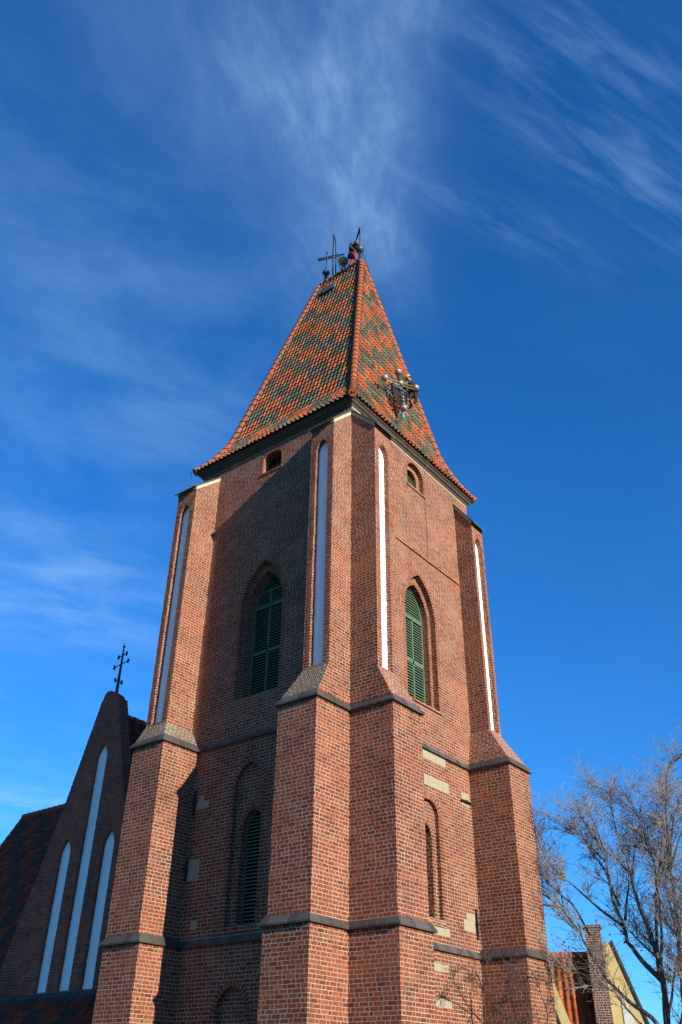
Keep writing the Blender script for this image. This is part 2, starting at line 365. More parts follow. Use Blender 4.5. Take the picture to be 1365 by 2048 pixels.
def thing(name, label, cat, loc, group=None):
    o = bpy.data.objects.new(name, None); COL.objects.link(o); o.location = loc; o.empty_display_size = .3
    return tag(o, label, cat, group)
def tag(o, label, cat, group=None):
    o['label'] = label; o['category'] = cat
    if group: o['group'] = group
    return o
def struct(o): o['kind'] = 'structure'; return o
# ------------------------------------------------------------------ ground
m = MB(); N = 24
m.face([(-1500, -1500, 0), (1500, -1500, 0), (1500, 1500, 0), (-1500, 1500, 0)])
struct(m.build('ground', M_GRASS, up=False, loc=(0, 0, 0)))
m = MB(); m.box((4, -40, -.05), (7.2, 12, .03)); m.box((-20, -9, -.05), (3.95, -6.5, .03)); struct(m.build('path', M_PATH, up=False, loc=(5.6, -14, 0)))
# ================================================================== CHURCH TOWER
LX, LY = 7.4, 7.89
W1, D1, W2, D2 = 1.475, 1.505, 1.37, 1.48
ZT, Z2, ZE, OH = .24, 5.60, 17.27, .2716
tower = thing('church_tower', 'tall red brick church tower with corner buttresses and steep green and orange tiled roof', 'tower', (-LX/2, LY/2, 0))
def courses(z0, z1, j):                          # stair-step jitter of a brick jamb
    out = []; z = z0
    while z < z1-.12:
        d = random.uniform(-j, j); out += [(d, z), (d, z+.098)]; z += .098
    return out
def arch(cx, z0, zs, hw, rise, n=9, jag=0.0):
    """closed outline, bottom left, counter-clockwise seen from s to the right: bottom, right jamb, pointed arch, left jamb"""
    Rr = (hw*hw+rise*rise)/(2*hw); pts = [(cx-hw, z0), (cx+hw, z0)]
    if jag: pts += [(cx+hw+d, z) for d, z in courses(z0+.05, zs, jag)]
    a1 = math.atan2(rise, Rr-hw)
    R_ = [(cx+hw-Rr+Rr*math.cos(a1*k/n), zs+Rr*math.sin(a1*k/n)) for k in range(n+1)]
    L_ = [(2*cx-x, z) for x, z in reversed(R_[:-1])]
    pts += R_ + L_
    if jag: pts += [(cx-hw-d, z) for d, z in reversed(courses(z0+.05, zs, jag))]
    return pts
def round_arch(cx, z0, zs, hw, rise, n=12):
    pts = [(cx-hw, z0), (cx+hw, z0)]
    pts += [(cx+hw*math.cos(math.pi*k/n), zs+rise*math.sin(math.pi*k/n)) for k in range(n+1)]
    return pts
def ring(mb, fr, loop_open, width, mi=1):        # voussoir band laid around an arch, 4 mm proud of the wall
    acc = 0.0; k = len(loop_open); nor = []
    for i in range(k):
        a = loop_open[max(i-1, 0)]; b = loop_open[min(i+1, k-1)]; dx_, dz_ = b[0]-a[0], b[1]-a[1]; l = math.hypot(dx_, dz_)
        nor.append((dz_/l, -dx_/l))
    for i in range(k-1):
        a, b = loop_open[i], loop_open[i+1]; l = math.hypot(b[0]-a[0], b[1]-a[1])
        A2 = (a[0]+nor[i][0]*width, a[1]+nor[i][1]*width); B2 = (b[0]+nor[i+1][0]*width, b[1]+nor[i+1][1]*width)
        mb.face([fr(*a), fr(*b), fr(*B2), fr(*A2)], uv=[(1, acc), (1, acc+l), (1+width, acc+l), (1+width, acc)], mi=mi); acc += l
def band(mb, fr, cx, z0, zs, hw, rise, width, jag=.007, mi=1):   # stacked headers up both jambs and round the arch
    Rr = (hw*hw+rise*rise)/(2*hw); a1 = math.atan2(rise, Rr-hw); n = 10; z = z0; R_ = []
    while z < zs-.05:
        d = random.uniform(-jag, jag); R_ += [((hw+d, z), (hw+width+random.uniform(-jag, jag), z)), ((hw+d, z+.095), (hw+width, z+.095))]; z += .098
    for k in range(n+1):
        a = a1*k/n; c, s_ = math.cos(a), math.sin(a); o = hw-Rr
        q = o+(Rr+width)*c
        R_.append(((o+Rr*c, zs+Rr*s_), (max(q, 0), zs+(Rr+width)*s_)))
    for sg in (1, -1):
        acc = z0
        for (a, a2), (b, b2) in zip(R_, R_[1:]):
            l = math.hypot(b[0]-a[0], b[1]-a[1]) if a[1] >= zs-.02 else b[1]-a[1]
            if l > 1e-4: mb.face([fr(cx+sg*a[0], a[1]), fr(cx+sg*b[0], b[1]), fr(cx+sg*b2[0], b2[1]), fr(cx+sg*a2[0], a2[1])], uv=[(1, acc), (1, acc+l), (1+width, acc+l), (1+width, acc)], mi=mi)
            acc += l
def arch_part(loop): return loop[1:]             # open run: right bottom .. arch .. left top .. left bottom
FL = lambda d: (lambda s, z: (s, d, z))          # left wall frame at depth d inside (y = d)
FR = lambda d: (lambda s, z: (-d, s, z))         # right wall frame at depth d inside (x = -d)
body = MB()
TOPW = ZE-.02
# --- left wall
lan_o = arch(-3.72, 7.02, 10.35, .93, 1.56, jag=.008); lan_i = arch(-3.74, 7.06, 10.3, .78, 1.28)
sm_o = round_arch(-3.70, 15.82, 16.42, .45, .24); lowL_o = arch(-3.72, .40, 4.15, .57, .75); lowL_i = arch(-3.58, .46, 3.0, .41, .52)
botL = arch(-3.80, -4.9, -1.62, .55, .58); dorL = arch(-3.80, -4.88, -1.66, .50, .50)
body.panel(FL(0), [(-LX, -G), (0, -G), (0, TOPW), (-LX, TOPW)], [lan_o, sm_o, lowL_o, botL])
body.reveal(FL(0), FL(.20), lan_o); body.panel(FL(.20), lan_o, [lan_i]); body.reveal(FL(.20), FL(.86), lan_i)
body.reveal(FL(0), FL(.40), sm_o)
body.reveal(FL(0), FL(.13), lowL_o); body.panel(FL(.13), lowL_o, [lowL_i]); body.reveal(FL(.13), FL(.80), lowL_i)
body.reveal(FL(0), FL(.14), botL); body.panel(FL(.14), botL)
band(body, FL(-.005), -3.72, 7.05, 10.35, .93, 1.56, .14); band(body, FL(.195), -3.74, 7.08, 10.3, .78, 1.28, .12)
band(body, FL(-.005), -3.72, .45, 4.15, .57, .75, .14); band(body, FL(.125), -3.58, .5, 3.0, .41, .52, .12)
ring(body, FL(-.005), [q for q in sm_o[1:] if q[1] >= 16.42-1e-6], .14); ring(body, FL(-.005), [q for q in botL[1:] if q[1] >= -1.62-1e-6], .14)
# --- right wall
lanR_o = arch(3.95, 7.12, 10.35, .93, 1.52, jag=.008); lanR_i = arch(3.93, 7.16, 10.3, .78, 1.24)
smR_o = round_arch(4.02, 15.66, 16.26, .55, .54); smR_i = round_arch(3.98, 15.70, 16.2, .38, .36)
lowR_o = arch(3.93, .80, 3.62, .53, .46); lowR_i = arch(3.80, .84, 3.05, .40, .34)
slot = [(2.58, 12.71), (6.80, 12.71), (6.80, 12.775), (2.58, 12.775)]
body.panel(FR(0), [(0, -G), (LY, -G), (LY, TOPW), (0, TOPW)], [lanR_o, smR_o, lowR_o, slot])
body.reveal(FR(0), FR(.20), lanR_o); body.panel(FR(.20), lanR_o, [lanR_i]); body.reveal(FR(.20), FR(.62), lanR_i)
body.reveal(FR(0), FR(.18), smR_o); body.panel(FR(.18), smR_o, [smR_i]); body.reveal(FR(.18), FR(.45), smR_i)
body.reveal(FR(0), FR(.12), lowR_o); body.panel(FR(.12), lowR_o, [lowR_i]); body.reveal(FR(.12), FR(.85), lowR_i); body.panel(FR(.85), lowR_i)
body.reveal(FR(0), FR(.09), slot); body.panel(FR(.09), slot)
band(body, FR(-.005), 3.95, 7.15, 10.35, .93, 1.52, .14); band(body, FR(.195), 3.93, 7.18, 10.3, .78, 1.24, .12)
band(body, FR(-.005), 3.93, .85, 3.62, .53, .46, .17); band(body, FR(.115), 3.80, .9, 3.05, .40, .34, .11)
ring(body, FR(-.005), [q for q in smR_o[1:] if q[1] >= 16.26-1e-6], .14); ring(body, FR(.175), [q for q in smR_i[1:] if q[1] >= 16.2-1e-6], .12)
# --- far walls and inner floor that closes the shaft
body.face([(-LX, 0, -G), (-LX, LY, -G), (-LX, LY, TOPW), (-LX, 0, TOPW)]); body.face([(-LX, LY, -G), (0, LY, -G), (0, LY, TOPW), (-LX, LY, TOPW)])
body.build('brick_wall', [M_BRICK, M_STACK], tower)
# --- cornice: mortar fillet and boarded eaves
rect = [(-LX, LY), (-LX, 0), (0, 0), (0, LY)]
m = MB(); m.sweep([(0, .0), (0, LY)], [(0, 16.92), (.012, 16.92), (.012, 16.985), (0, 16.985)], closed=False); m.build('mortar_fillet', M_CREAM, tower)
m = MB(); m.sweep(rect, [(0, 16.985), (.05, 16.985), (.06, 17.05), (.14, 17.10), (.16, 17.16), (OH-.05, 17.20), (OH-.05, 17.255), (0, 17.255)])
m.face([(-LX-.2, -.2, 17.25), (.2, -.2, 17.25), (.2, LY+.2, 17.25), (-LX-.2, LY+.2, 17.25)]); m.build('eaves_board', M_WOOD, tower)
# --- buttresses
def buttress(P, w3, d3, z3, z4, z4w, o, wm, label=None):
    root = MB()
    T = lambda s, t, z: P(s, t, z)
    # lower and middle stage
    for (w, d, za, zb) in ((W1, D1, -G, .03), (W2, D2, .03, Z2+.03)):
        for q in ([(0, 0), (0, d)], [(0, d), (w, d)], [(w, d), (w, 0)]):
            (a, b), (c, e) = q; root.face([T(a, b, za), T(c, e, za), T(c, e, zb), T(a, b, zb)])
    root.face([T(0, 0, Z2+.03), T(0, D2, Z2+.03), T(W2, D2, Z2+.03), T(W2, 0, Z2+.03)])
    zb = Z2+.20; d2 = D2-.03; w2 = W2-.03
    # vertical gable-like flank under the outer face when the buttress is flush, else a third slope
    oo = o if o > .06 else 0.0
    if oo == 0: root.face([T(0, 0, zb), T(0, d2, zb), T(0, d3, z3), T(0, 0, z3)])
    # upper stage with its niche
    fr = lambda s, z: T(s, d3, z); fi = lambda s, z: T(s, d3-.17, z)
    mid = (oo+w3)/2; hw = .255
    niche = arch(mid, z3+.06, z4-1.12, hw, .46, jag=.009)
    root.panel(fr, [(oo, z3), (w3, z3), (w3, z4), (oo, z4)], [niche]); root.reveal(fr, fi, niche)
    band(root, lambda s, z: T(s, d3+.005, z), mid, z3+.08, z4-1.12, hw, .46, .135)
    for s in (oo, w3): root.face([T(s, 0, z3-.3 if s else z3), T(s, d3, z3-.3 if s else z3), T(s, d3, z4), T(s, 0, z4w)])
    root.face([T(oo, 0, z4w), T(oo, d3, z4), T(w3, d3, z4), T(w3, 0, z4w)])
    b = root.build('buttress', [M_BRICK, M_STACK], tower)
    if label: b['label'] = label
    # weathering slopes
    m = MB()
    m.face([T(0, d2, zb), T(w2, d2, zb), T(w3, d3, z3), T(oo, d3, z3)], slope=True)
    m.face([T(w2, d2, zb), T(w2, 0, zb), T(w3, 0, z3), T(w3, d3, z3)], slope=True)
    if oo: m.face([T(0, 0, zb), T(0, d2, zb), T(oo, d3, z3), T(oo, 0, z3)], slope=True)
    m.build('weathering', wm, b)
    m = MB(); m.panel(fi, niche); m.build('niche_panel', M_WHITE, b)
    # plaster band below the cap, then the sloping cap sheet
    m = MB(); k = .16; e = .02
    for s, sg in ((oo, -1), (w3, 1)):
        q = s+sg*e
        if s == 0 : q = s-e
        m.face([T(q, 0, z4w), T(q, d3+e, z4-.02), T(q, d3+e, z4-k-.02), T(q, .0, z4w-k)])
        m.face([T(q, 0, z4w-k), T(q, d3+e, z4-k-.02), T(s, d3+e, z4-k-.02), T(s, 0, z4w-k)])
    m.face([T(oo-e, d3+e, z4-.02), T(w3+e, d3+e, z4-.02), T(w3+e, d3+e, z4-k+.03), T(oo-e, d3+e, z4-k+.03)])
    m.face([T(oo-e, d3+e, z4-k+.03), T(w3+e, d3+e, z4-k+.03), T(w3+e, d3, z4-k+.03), T(oo-e, d3, z4-k+.03)])
    m.build('plaster_band', M_CREAM, b)
    m = MB(); sl = (z4w-z4)/d3; s0, s1, te = oo-.07, w3+.07, d3+.16
    zz = lambda t: z4w+.01-sl*t
    P8 = [T(s0, 0, zz(0)), T(s1, 0, zz(0)), T(s1, te, zz(te)), T(s0, te, zz(te)), T(s0, 0, zz(0)+.05), T(s1, 0, zz(0)+.05), T(s1, te, zz(te)+.05), T(s0, te, zz(te)+.05)]
    for q in ((0, 3, 2, 1), (4, 5, 6, 7), (0, 1, 5, 4), (1, 2, 6, 5), (2, 3, 7, 6), (3, 0, 4, 7)): m.face([P8[i] for i in q])
    m.build('cap', M_CAP, b)
    return b
PA = lambda s, t, z: (-s, -t, z)
PB = lambda s, t, z: (t, s, z)
PC = lambda s, t, z: (-LX+s, -t, z)
PD = lambda s, t, z: (t, LY-s, z)
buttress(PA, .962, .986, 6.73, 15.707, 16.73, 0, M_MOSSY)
buttress(PB, .962, .986, 6.73, 15.707, 16.73, 0, M_SLOPE)
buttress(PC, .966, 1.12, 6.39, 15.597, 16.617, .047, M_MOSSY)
buttress(PD, 1.06, .72, 6.95, 15.463, 16.473, .23, M_SLOPE)
# --- string courses
def footprint(w, d):
    return [(-LX, LY), (-LX, -d), (-LX+w, -d), (-LX+w, 0), (-w, 0), (-w, -d), (0, -d), (0, 0), (d, 0), (d, w), (0, w), (0, LY-w), (d, LY-w), (d, LY)]
for z, w, d in ((0, W1, D1), (Z2, W2, D2)):
    m = MB(); m.sweep(footprint(w, d), [(-.01, z-.01), (.085, z-.01), (.095, z+.035), (-.035, z+.235), (-.05, z+.235)]); m.build('string_course', M_SLATE, tower)
# --- windows
def louvre(name, fr, loop, dep, cx, z0, zs, hw, rise, transoms, mull, frame_w=.06):
    """frame in the opening outline 'loop' with sloped slats; fr(depth) gives the wall frame"""
    Rr = (hw*hw+rise*rise)/(2*hw)
    def half(z):
        if z <= zs: return hw
        return max(0, math.sqrt(max(0, Rr*Rr-(z-zs)**2))-(Rr-hw))
    mb = MB(); f0 = fr(dep); f1 = fr(dep+.06)
    k = len(loop); ins = []
    czz = sum(q[1] for q in loop)/k
    for (a, b) in loop:
        d = Vector((cx-a, (min(max(b, z0+.3), zs)-b))); d = d.normalized()*frame_w if d.length > 1e-6 else Vector((0, 0)); ins.append((a+d.x, max(z0+frame_w, b+d.y) if b <= z0+1e-6 else b+d.y))
    for i in range(k):
        j = (i+1) % k
        mb.face([f0(*loop[i]), f0(*loop[j]), f0(*ins[j]), f0(*ins[i])]); mb.face([f0(*ins[i]), f0(*ins[j]), f1(*ins[j]), f1(*ins[i])])
    def bar(s0, s1, za, zb):
        P = [fr(dep-.012)(s0, za), fr(dep-.012)(s1, za), fr(dep-.012)(s1, zb), fr(dep-.012)(s0, zb)]; Q = [fr(dep+.05)(s0, za), fr(dep+.05)(s1, za), fr(dep+.05)(s1, zb), fr(dep+.05)(s0, zb)]
        mb.face(P); 
        for i in range(4): mb.face([P[i], P[(i+1) % 4], Q[(i+1) % 4], Q[i]])
    for z, hgt in transoms:
        h = half(z)-.03; bar(cx-h, cx+h, z-hgt/2, z+hgt/2)
    if mull: bar(mull[0]-.03, mull[0]+.03, mull[1], mull[2])
    win = mb.build(name, M_GREEN, tower)
    sl = MB(); z = z0+frame_w
    while z < zs+rise-.12:
        h = half(z+.04)-.02
        if h > .05:
            a, b = cx-h, cx+h; o0 = fr(dep+.015); o1 = fr(dep+.115)
            P = [o0(a, z), o0(b, z), o1(b, z+.055), o1(a, z+.055)]; Q = [o0(a, z+.034), o0(b, z+.034), o1(b, z+.080), o1(a, z+.080)]
            sl.face(P); sl.face(Q); sl.face([P[0], P[1], Q[1], Q[0]], mi=1); sl.face([P[2], P[3], Q[3], Q[2]])
        z += .098
    sl.build('louvre_slats', [M_LVB, M_LVN], win)
    bk = MB(); bk.panel(fr(dep+.15), loop); bk.build('backing', M_DARK, win)
    return win
louvre('window', FL, lan_i, .52, -3.74, 7.06, 10.3, .78, 1.28, ((10.43, .13), (8.74, .13), (11.02, .05)), (-3.80, 7.1, 11.0))
louvre('window', FR, lanR_i, .42, 3.93, 7.16, 10.3, .78, 1.24, ((10.33, .14), (8.71, .14)), (4.05, 7.2, 10.3))
louvre('window', FL, lowL_i, .34, -3.58, .46, 3.0, .41, .52, (), None, .03)
louvre('window', FR, smR_i, .36, 3.98, 15.70, 16.2, .38, .36, (), None, .04)
m = MB(); m.panel(FL(.34), sm_o); w_ = m.build('window', M_DARK, tower); w_['label'] = 'small dark shuttered opening below the eaves'
m = MB(); m.obox((-3.70, .315, 16.2), (.44, 0, 0), (0, .02, 0), (0, 0, .025)); m.obox((-3.70, .318, 16.2), (.025, 0, 0), (0, .018, 0), (0, 0, .38)); m.build('frame', M_METAL, w_)
def sill(fr, a, b, z, out=.05, th=.07, drop=.05):
    m = MB(); P = [fr(-out)(a, z-drop), fr(-out)(b, z-drop), fr(.3)(b, z+.02), fr(.3)(a, z+.02)]; Q = [fr(-out)(a, z-drop-th), fr(-out)(b, z-drop-th), fr(.01)(b, z-drop-th), fr(.01)(a, z-drop-th)]
    m.face(P); m.face([P[0], P[1], Q[1], Q[0]]); m.face(Q)
    m.face([P[0], Q[0], Q[3], P[3]]); m.face([P[1], Q[1], Q[2], P[2]]); return m
sill(FR, 3.28, 5.0, 7.14, .06, .06).build('window_sill', M_SLOPE, tower)
sill(FL, -4.2, -3.15, 15.82, .04, .07).build('window_sill', M_BRICK, tower)
sill(FR, 3.4, 4.65, 15.66, .05, .09).build('window_sill', M_BRICK, tower)
sill(FR, 3.35, 4.55, .80, .05, .12, .07).build('window_sill', M_SLOPE, tower)
m = MB(); m.face([(-4.75, -.02, .235), (-2.8, -.02, .235), (-3.0, .12, .46), (-4.3, .12, .46)], slope=True); m.build('window_sill', M_SLATE, tower)
# --- cream stone blocks and iron wall anchors
for fr, a, b, za, zb in ((FR, 3.72, 5.06, 5.32, 5.585), (FR, 3.74, 5.16, 4.50, 4.83), (FR, 3.84, 4.76, .40, .60), (FR, 3.82, 4.60, -.52, -.33), (FR, 3.84, 4.67, -1.37, -1.17),
                         (FR, 5.93, 6.395, 4.36, 4.78), (FR, 5.60, 6.24, .69, 1.0), (FR, 5.78, 6.26, 1.0, 1.18), (FL, -5.85, -5.32, 3.80, 4.02), (FL, -5.80, -5.55, 4.02, 4.2), (FL, -5.93, -5.48, 1.78, 2.35), (FL, -5.6, -5.35, .45, .68)):
    m = MB(); f0 = fr(-.005)
    def jit(): return random.uniform(-.02, .02)
    lp = []
    for (p_, q_) in (((a, za), (b, za)), ((b, za), (b, zb)), ((b, zb), (a, zb)), ((a, zb), (a, za))):
        k_ = max(2, int((abs(q_[0]-p_[0])+abs(q_[1]-p_[1]))/.09))
        lp += [(p_[0]+(q_[0]-p_[0])*i_/k_+jit()*.8, p_[1]+(q_[1]-p_[1])*i_/k_+jit()*.7) for i_ in range(k_)]
    m.panel(f0, lp); m.reveal(f0, fr(.02), lp); m.build('stone_block', M_STONE, tower)
def anchor(fr, s, z, vert, ln):
    m = MB()
    if vert:
        m.tube([fr(-.05)(s, z-ln/2), fr(-.06)(s, z-ln*.2), fr(-.06)(s, z+ln*.2), fr(-.05)(s, z+ln/2)], [.02, .035, .035, .02], 8)
    else:
        m.tube([fr(-.05)(s-ln/2, z), fr(-.06)(s-ln*.2, z), fr(-.06)(s+ln*.2, z), fr(-.05)(s+ln/2, z)], [.03, .04, .04, .03], 8)
    m.ball(fr(-.07)(s, z), .055, 10); m.tube([fr(-.06)(s, z), fr(.1)(s, z)], .025, 6); m.build('iron_anchor', M_IRON, tower)
anchor(FR, 6.15, 4.50, False, .62); anchor(FR, 6.30, .93, True, .85); anchor(FL, -5.92, 4.0, True, .80); anchor(FL, -5.965, 2.1, True, .72)
# --- roof
T1, T2 = Vector((-2.412, 3.921, 30.218)), Vector((-5.003, 3.921, 30.218))
def ringpts(kr, kn, kl, kf, z):                  # insets from the eave at the right, near, left and far side
    return dict(N=Vector((OH-kr, -OH+kn, z)), L=Vector((-LX-OH+kl, -OH+kn, z)), Rr=Vector((OH-kr, LY+OH-kf, z)), B=Vector((-LX-OH+kl, LY+OH-kf, z)))
Kx = (.875, 1.163, .811, 1.244)
rings = [ringpts(0, 0, 0, 0, ZE)] + [ringpts(*[k*a for k in Kx], ZE+1.857*b) for a, b in ((.30, .19), (.58, .46), (.80, .72))] + [ringpts(*Kx, 19.127)]
def tile_face(mb, L_, R_, ud, nrm_hint, rowp, colp, u0, us):
    """stations L_[k], R_[k] from eave to ridge; ud horizontal direction; u measured from u0 in the sense us"""
    ud = Vector(ud); q = [(p - ud*p.dot(ud)) for p in L_]; uL = [p.dot(ud) for p in L_]; uR = [p.dot(ud) for p in R_]
    S = [0]
    for a, b in zip(q, q[1:]): S.append(S[-1]+(b-a).length)
    def at(s):
        s = min(max(s, 0), S[-1]-1e-6); k = max(i for i in range(len(S)-1) if S[i] <= s+1e-9); f = (s-S[k])/(S[k+1]-S[k])
        return q[k].lerp(q[k+1], f), uL[k]+(uL[k+1]-uL[k])*f, uR[k]+(uR[k+1]-uR[k])*f, (q[k+1]-q[k]).normalized()
    nr = max(1, round(S[-1]/rowp)); rp = S[-1]/nr; NS = 6; hint = Vector(nrm_hint)
    prof = [-.01, .044, .068, .068, .044, -.01, -.012]; fr_ = [0, .12, .27, .42, .57, .69, 1.0]
    for r in range(nr):
        s0, s1 = r*rp, (r+1)*rp
        q0, a0, b0, d0 = at(s0); q1, a1, b1, d1 = at(s1)
        n0 = ud.cross(d0); n0 = n0 if n0.dot(hint) > 0 else -n0
        lo, hi = min(a0, b0), max(a0, b0); lo1, hi1 = min(a1, b1), max(a1, b1)
        c0 = math.floor(min((lo-u0)*us, (hi-u0)*us)/colp); c1 = math.ceil(max((lo-u0)*us, (hi-u0)*us)/colp)
        for c in range(c0, c1):
            uu = [u0+us*(c+f)*colp for f in fr_]; lift = random.uniform(-.006, .008)
            if max(uu) < lo or min(uu) > hi: continue
            B = []; Tp = []; Bl = []
            for u, h in zip(uu, prof):
                ub = min(max(u, lo), hi); ut = min(max(u, lo1), hi1)
                Bl.append(q0+ud*ub+n0*(h*.8-.005)); B.append(q0-d0*.03+ud*ub+n0*(h+.026+lift)); Tp.append(q1+ud*ut+n0*(h*.85+.0))
            uvv = [(c+.5, r+.5)]*4
            for i in range(6):
                mb.face([B[i], B[i+1], Tp[i+1], Tp[i]], uv=uvv, smooth=False); mb.face([Bl[i], Bl[i+1], B[i+1], B[i]], uv=uvv)
    return nr
ROWP, COLP = .342, .205
roof = None
def roof_face(ka, kb, ta, tb, ud, hint, u0, us):
    mb = MB(); Ls = [r_[ka] for r_ in rings]+[ta]; Rs = [r_[kb] for r_ in rings]+[tb]
    tile_face(mb, Ls, Rs, ud, hint, ROWP, COLP, u0, us); return mb
m = MB()                                         # sheathing that carries the tiles
for ka, kb, ta, tb in (('L', 'N', T2, T1), ('N', 'Rr', T1, T1), ('Rr', 'B', T1, T2), ('B', 'L', T2, T2)):
    Ls = [r_[ka] for r_ in rings]+[ta]; Rs = [r_[kb] for r_ in rings]+[tb]
    for i in range(len(Ls)-1):
        c = Vector((-3.7, 3.92, 0)); sh = lambda p: p.lerp(Vector((-3.7, 3.92, p.z)), .012)-Vector((0, 0, .03))
        pts = [sh(Ls[i]), sh(Rs[i]), sh(Rs[i+1]), sh(Ls[i+1])]
        if (pts[2]-pts[3]).length < 1e-6: pts = pts[:3]
        m.face(pts)
roof = m.build('roof', M_WOOD, tower)
for nm, args in (('tile_slope', ('L', 'N', T2, T1, (1, 0, 0), (0, -1, .3), -.42, -1)), ('tile_slope', ('N', 'Rr', T1, T1, (0, 1, 0), (1, 0, .3), -.175, 1)),
                 ('tile_slope', ('B', 'Rr', T2, T1, (1, 0, 0), (0, 1, .3), 0.0, -1)), ('tile_slope', ('L', 'B', T2, T2, (0, 1, 0), (-1, 0, .3), 0.0, 1))):
    roof_face(*args).build(nm, M_TILE, roof)
def hip(pts, rad=.15, step=.36, name='hip_tiles', tail=.0):
    mb = MB(); pts = [V(p) for p in pts]; S = [0]
    for a, b in zip(pts, pts[1:]): S.append(S[-1]+(b-a).length)
    def at(s):
        s = min(max(s, 0), S[-1]-1e-6); k = max(i for i in range(len(S)-1) if S[i] <= s+1e-9); return pts[k].lerp(pts[k+1], (s-S[k])/(S[k+1]-S[k]))
    n = int(S[-1]/step)
    for i in range(n+1):
        a = at(i*step); b = at(min(S[-1], (i+1)*step+.05)); 
        if (b-a).length < .1: continue
        a = a+Vector((0, 0, random.uniform(-.008, .008)))
        mb.tube([a, a.lerp(b, .12), b], [rad*1.08, rad*1.04, rad*.84], 14, True, True)
    mb.build(name, M_HIP, roof)
for k, t in (('N', T1), ('L', T2), ('Rr', T1), ('B', T2)): hip([r_[k]+Vector((0, 0, .02)) for r_ in rings]+[t])
hip([T1, T2], .15, .34, 'ridge_tiles')
m = MB(); n_ = Vector((0, -11.09, 3.03)).normalized(); c_ = Vector((-4.05, 3.60, 29.05))
d_ = Vector((0, 3.03, 11.09)).normalized(); m.obox(c_-n_*-.12, (.36, 0, 0), d_*.28, n_*.05); m.build('roof_hatch', M_CAP, roof)
# --- finials on the ridge ends (fixed to the tower), lightning conductor
def finial(x, y, zb, zball, rball, ztop, vane_dir, vane, mat, cone):
    f = MB(); f.tube([(x, y, zb-.2), (x, y, zb+.05), (x, y, zball)], [cone, cone, .05], 10); f.tube([(x, y, zball), (x+.02, y, ztop)], [.03, .018], 8)
    o = f.build('finial', M_METAL, tower)
    f = MB(); f.ball((x, y, zball), rball, 20, .92); f.lathe((x, y, zball), [(rball*.99, -.03), (rball*1.06, 0), (rball*.99, .03)], 20); f.build('finial_ball', mat, o)
    return o
f1 = finial(-4.65, 3.92, 30.2, 31.0, .185, 32.45, None, None, M_COPPER, .12)
m = MB(); vd = Vector((.92, .39, .02)).normalized(); vz = Vector((-.1, 0, 1)).normalized(); c_ = Vector((-4.35, 3.90, 31.95))
for off in (-.09, .09): m.obox(c_+vz*off, vd*.44, Vector((0, .012, 0)), vz*.022)
for k in range(7): m.obox(c_+vd*(-.38+k*.125), vd*.018, Vector((0, .012, 0)), vz*.085)
for k in (0, 2, 3, 5): m.obox(c_+vd*(-.32+k*.125), vd*.05, Vector((0, .011, 0)), vz*.02)
m.obox(c_-vd*.56, vd*.12, Vector((0, .012, 0)), vz*.12); m.obox(c_+vd*.58, vd*.14, Vector((0, .012, 0)), vz*.05)
m.ball((-4.63, 3.92, 32.5), .06, 10); m.build('weather_vane', M_IRON, f1)
f2 = finial(-2.55, 3.92, 30.2, 31.22, .215, 32.42, None, None, M_COPPER, .075)
m = MB(); vd = Vector((.62, -.45, .18)).normalized(); c_ = Vector((-2.72, 3.86, 31.98)); vz = Vector((-.15, 0, 1)).normalized(); vy = vd.cross(vz)
m.obox(c_, vd*.52, vy*.02, vz*.035); m.obox(c_+vd*.50, vd*.16, vy*.02, vz*.10); m.obox(c_-vd*.5, vd*.10, vy*.02, vz*.09); m.obox(c_+vd*.25, vd*.09, vy*.02, vz*.085)
m.ball((-2.53, 3.92, 32.46), .05, 10); m.build('weather_vane', M_IRON, f2)
m = MB(); x, y = -3.56, 3.92; m.tube([(x, y, 30.1), (x, y, 30.9)], .075, 10); 
f3 = m.build('finial', simple('pale_post', (.32, .24, .22), .7), tower)
m = MB(); m.lathe((x, y, 31.05), [(.10, -.24), (.19, -.17), (.265, -.02), (.27, .06), (.19, .18), (.05, .235), (.0, .24)], 22); m.tube([(x, y, 31.25), (x, y, 31.42)], [.03, .012], 6); m.build('finial_ball', M_GILT, f3)
m = MB()
for sx in (-1, 1): m.tube([(x+sx*.27, y, 31.0), (x+sx*.2, y, 30.72), (x+sx*.05, y, 30.5), (x+sx*.06, y, 30.25)], .018, 6)
m.obox((x, y, 30.56), (.16, 0, 0), (0, .02, 0), (0, 0, .02)); m.build('bracket', M_IRON, f3)
m = MB(); hp = [r_['L'] for r_ in rings]+[T2]; m.tube([p+Vector((-.2, -.05, .16)) for p in hp], .012, 5); m.tube([hp[0]+Vector((-.2, -.05, .16)), hp[0]+Vector((-.12, .1, -.55)), (-LX+.1, -1.2, 16.0)], .012, 5)
m.build('lightning_conductor', M_CAP, tower)
m = MB(); m.tube([(.30, 4.62, 17.28), (.12, 4.6, 16.9), (.06, 4.58, 16.3), (.05, 4.6, 15.6), (.05, 4.58, 12.9)], .010, 5); m.build('cable', M_CAP, tower)
# ================================================================== things on the roof
m = MB(); m.tube([(-4.20, 3.92, 30.1), (-4.22, 3.9, 32.0), (-4.21, 3.92, 33.52)], [.035, .032, .03], 8); m.tube([(-4.03, 3.92, 30.1), (-4.02, 3.9, 31.9), (-4.08, 3.92, 33.1), (-4.21, 3.92, 33.52)], [.03, .03, .028, .028], 8)
m.ball((-4.21, 3.92, 33.56), .06, 8); o = m.build('hoisting_pole', M_IRON, loc=(-4.12, 3.92, 30.2+G)); tag(o, 'tall thin pair of dark poles joined at the top on the roof ridge', 'pole')
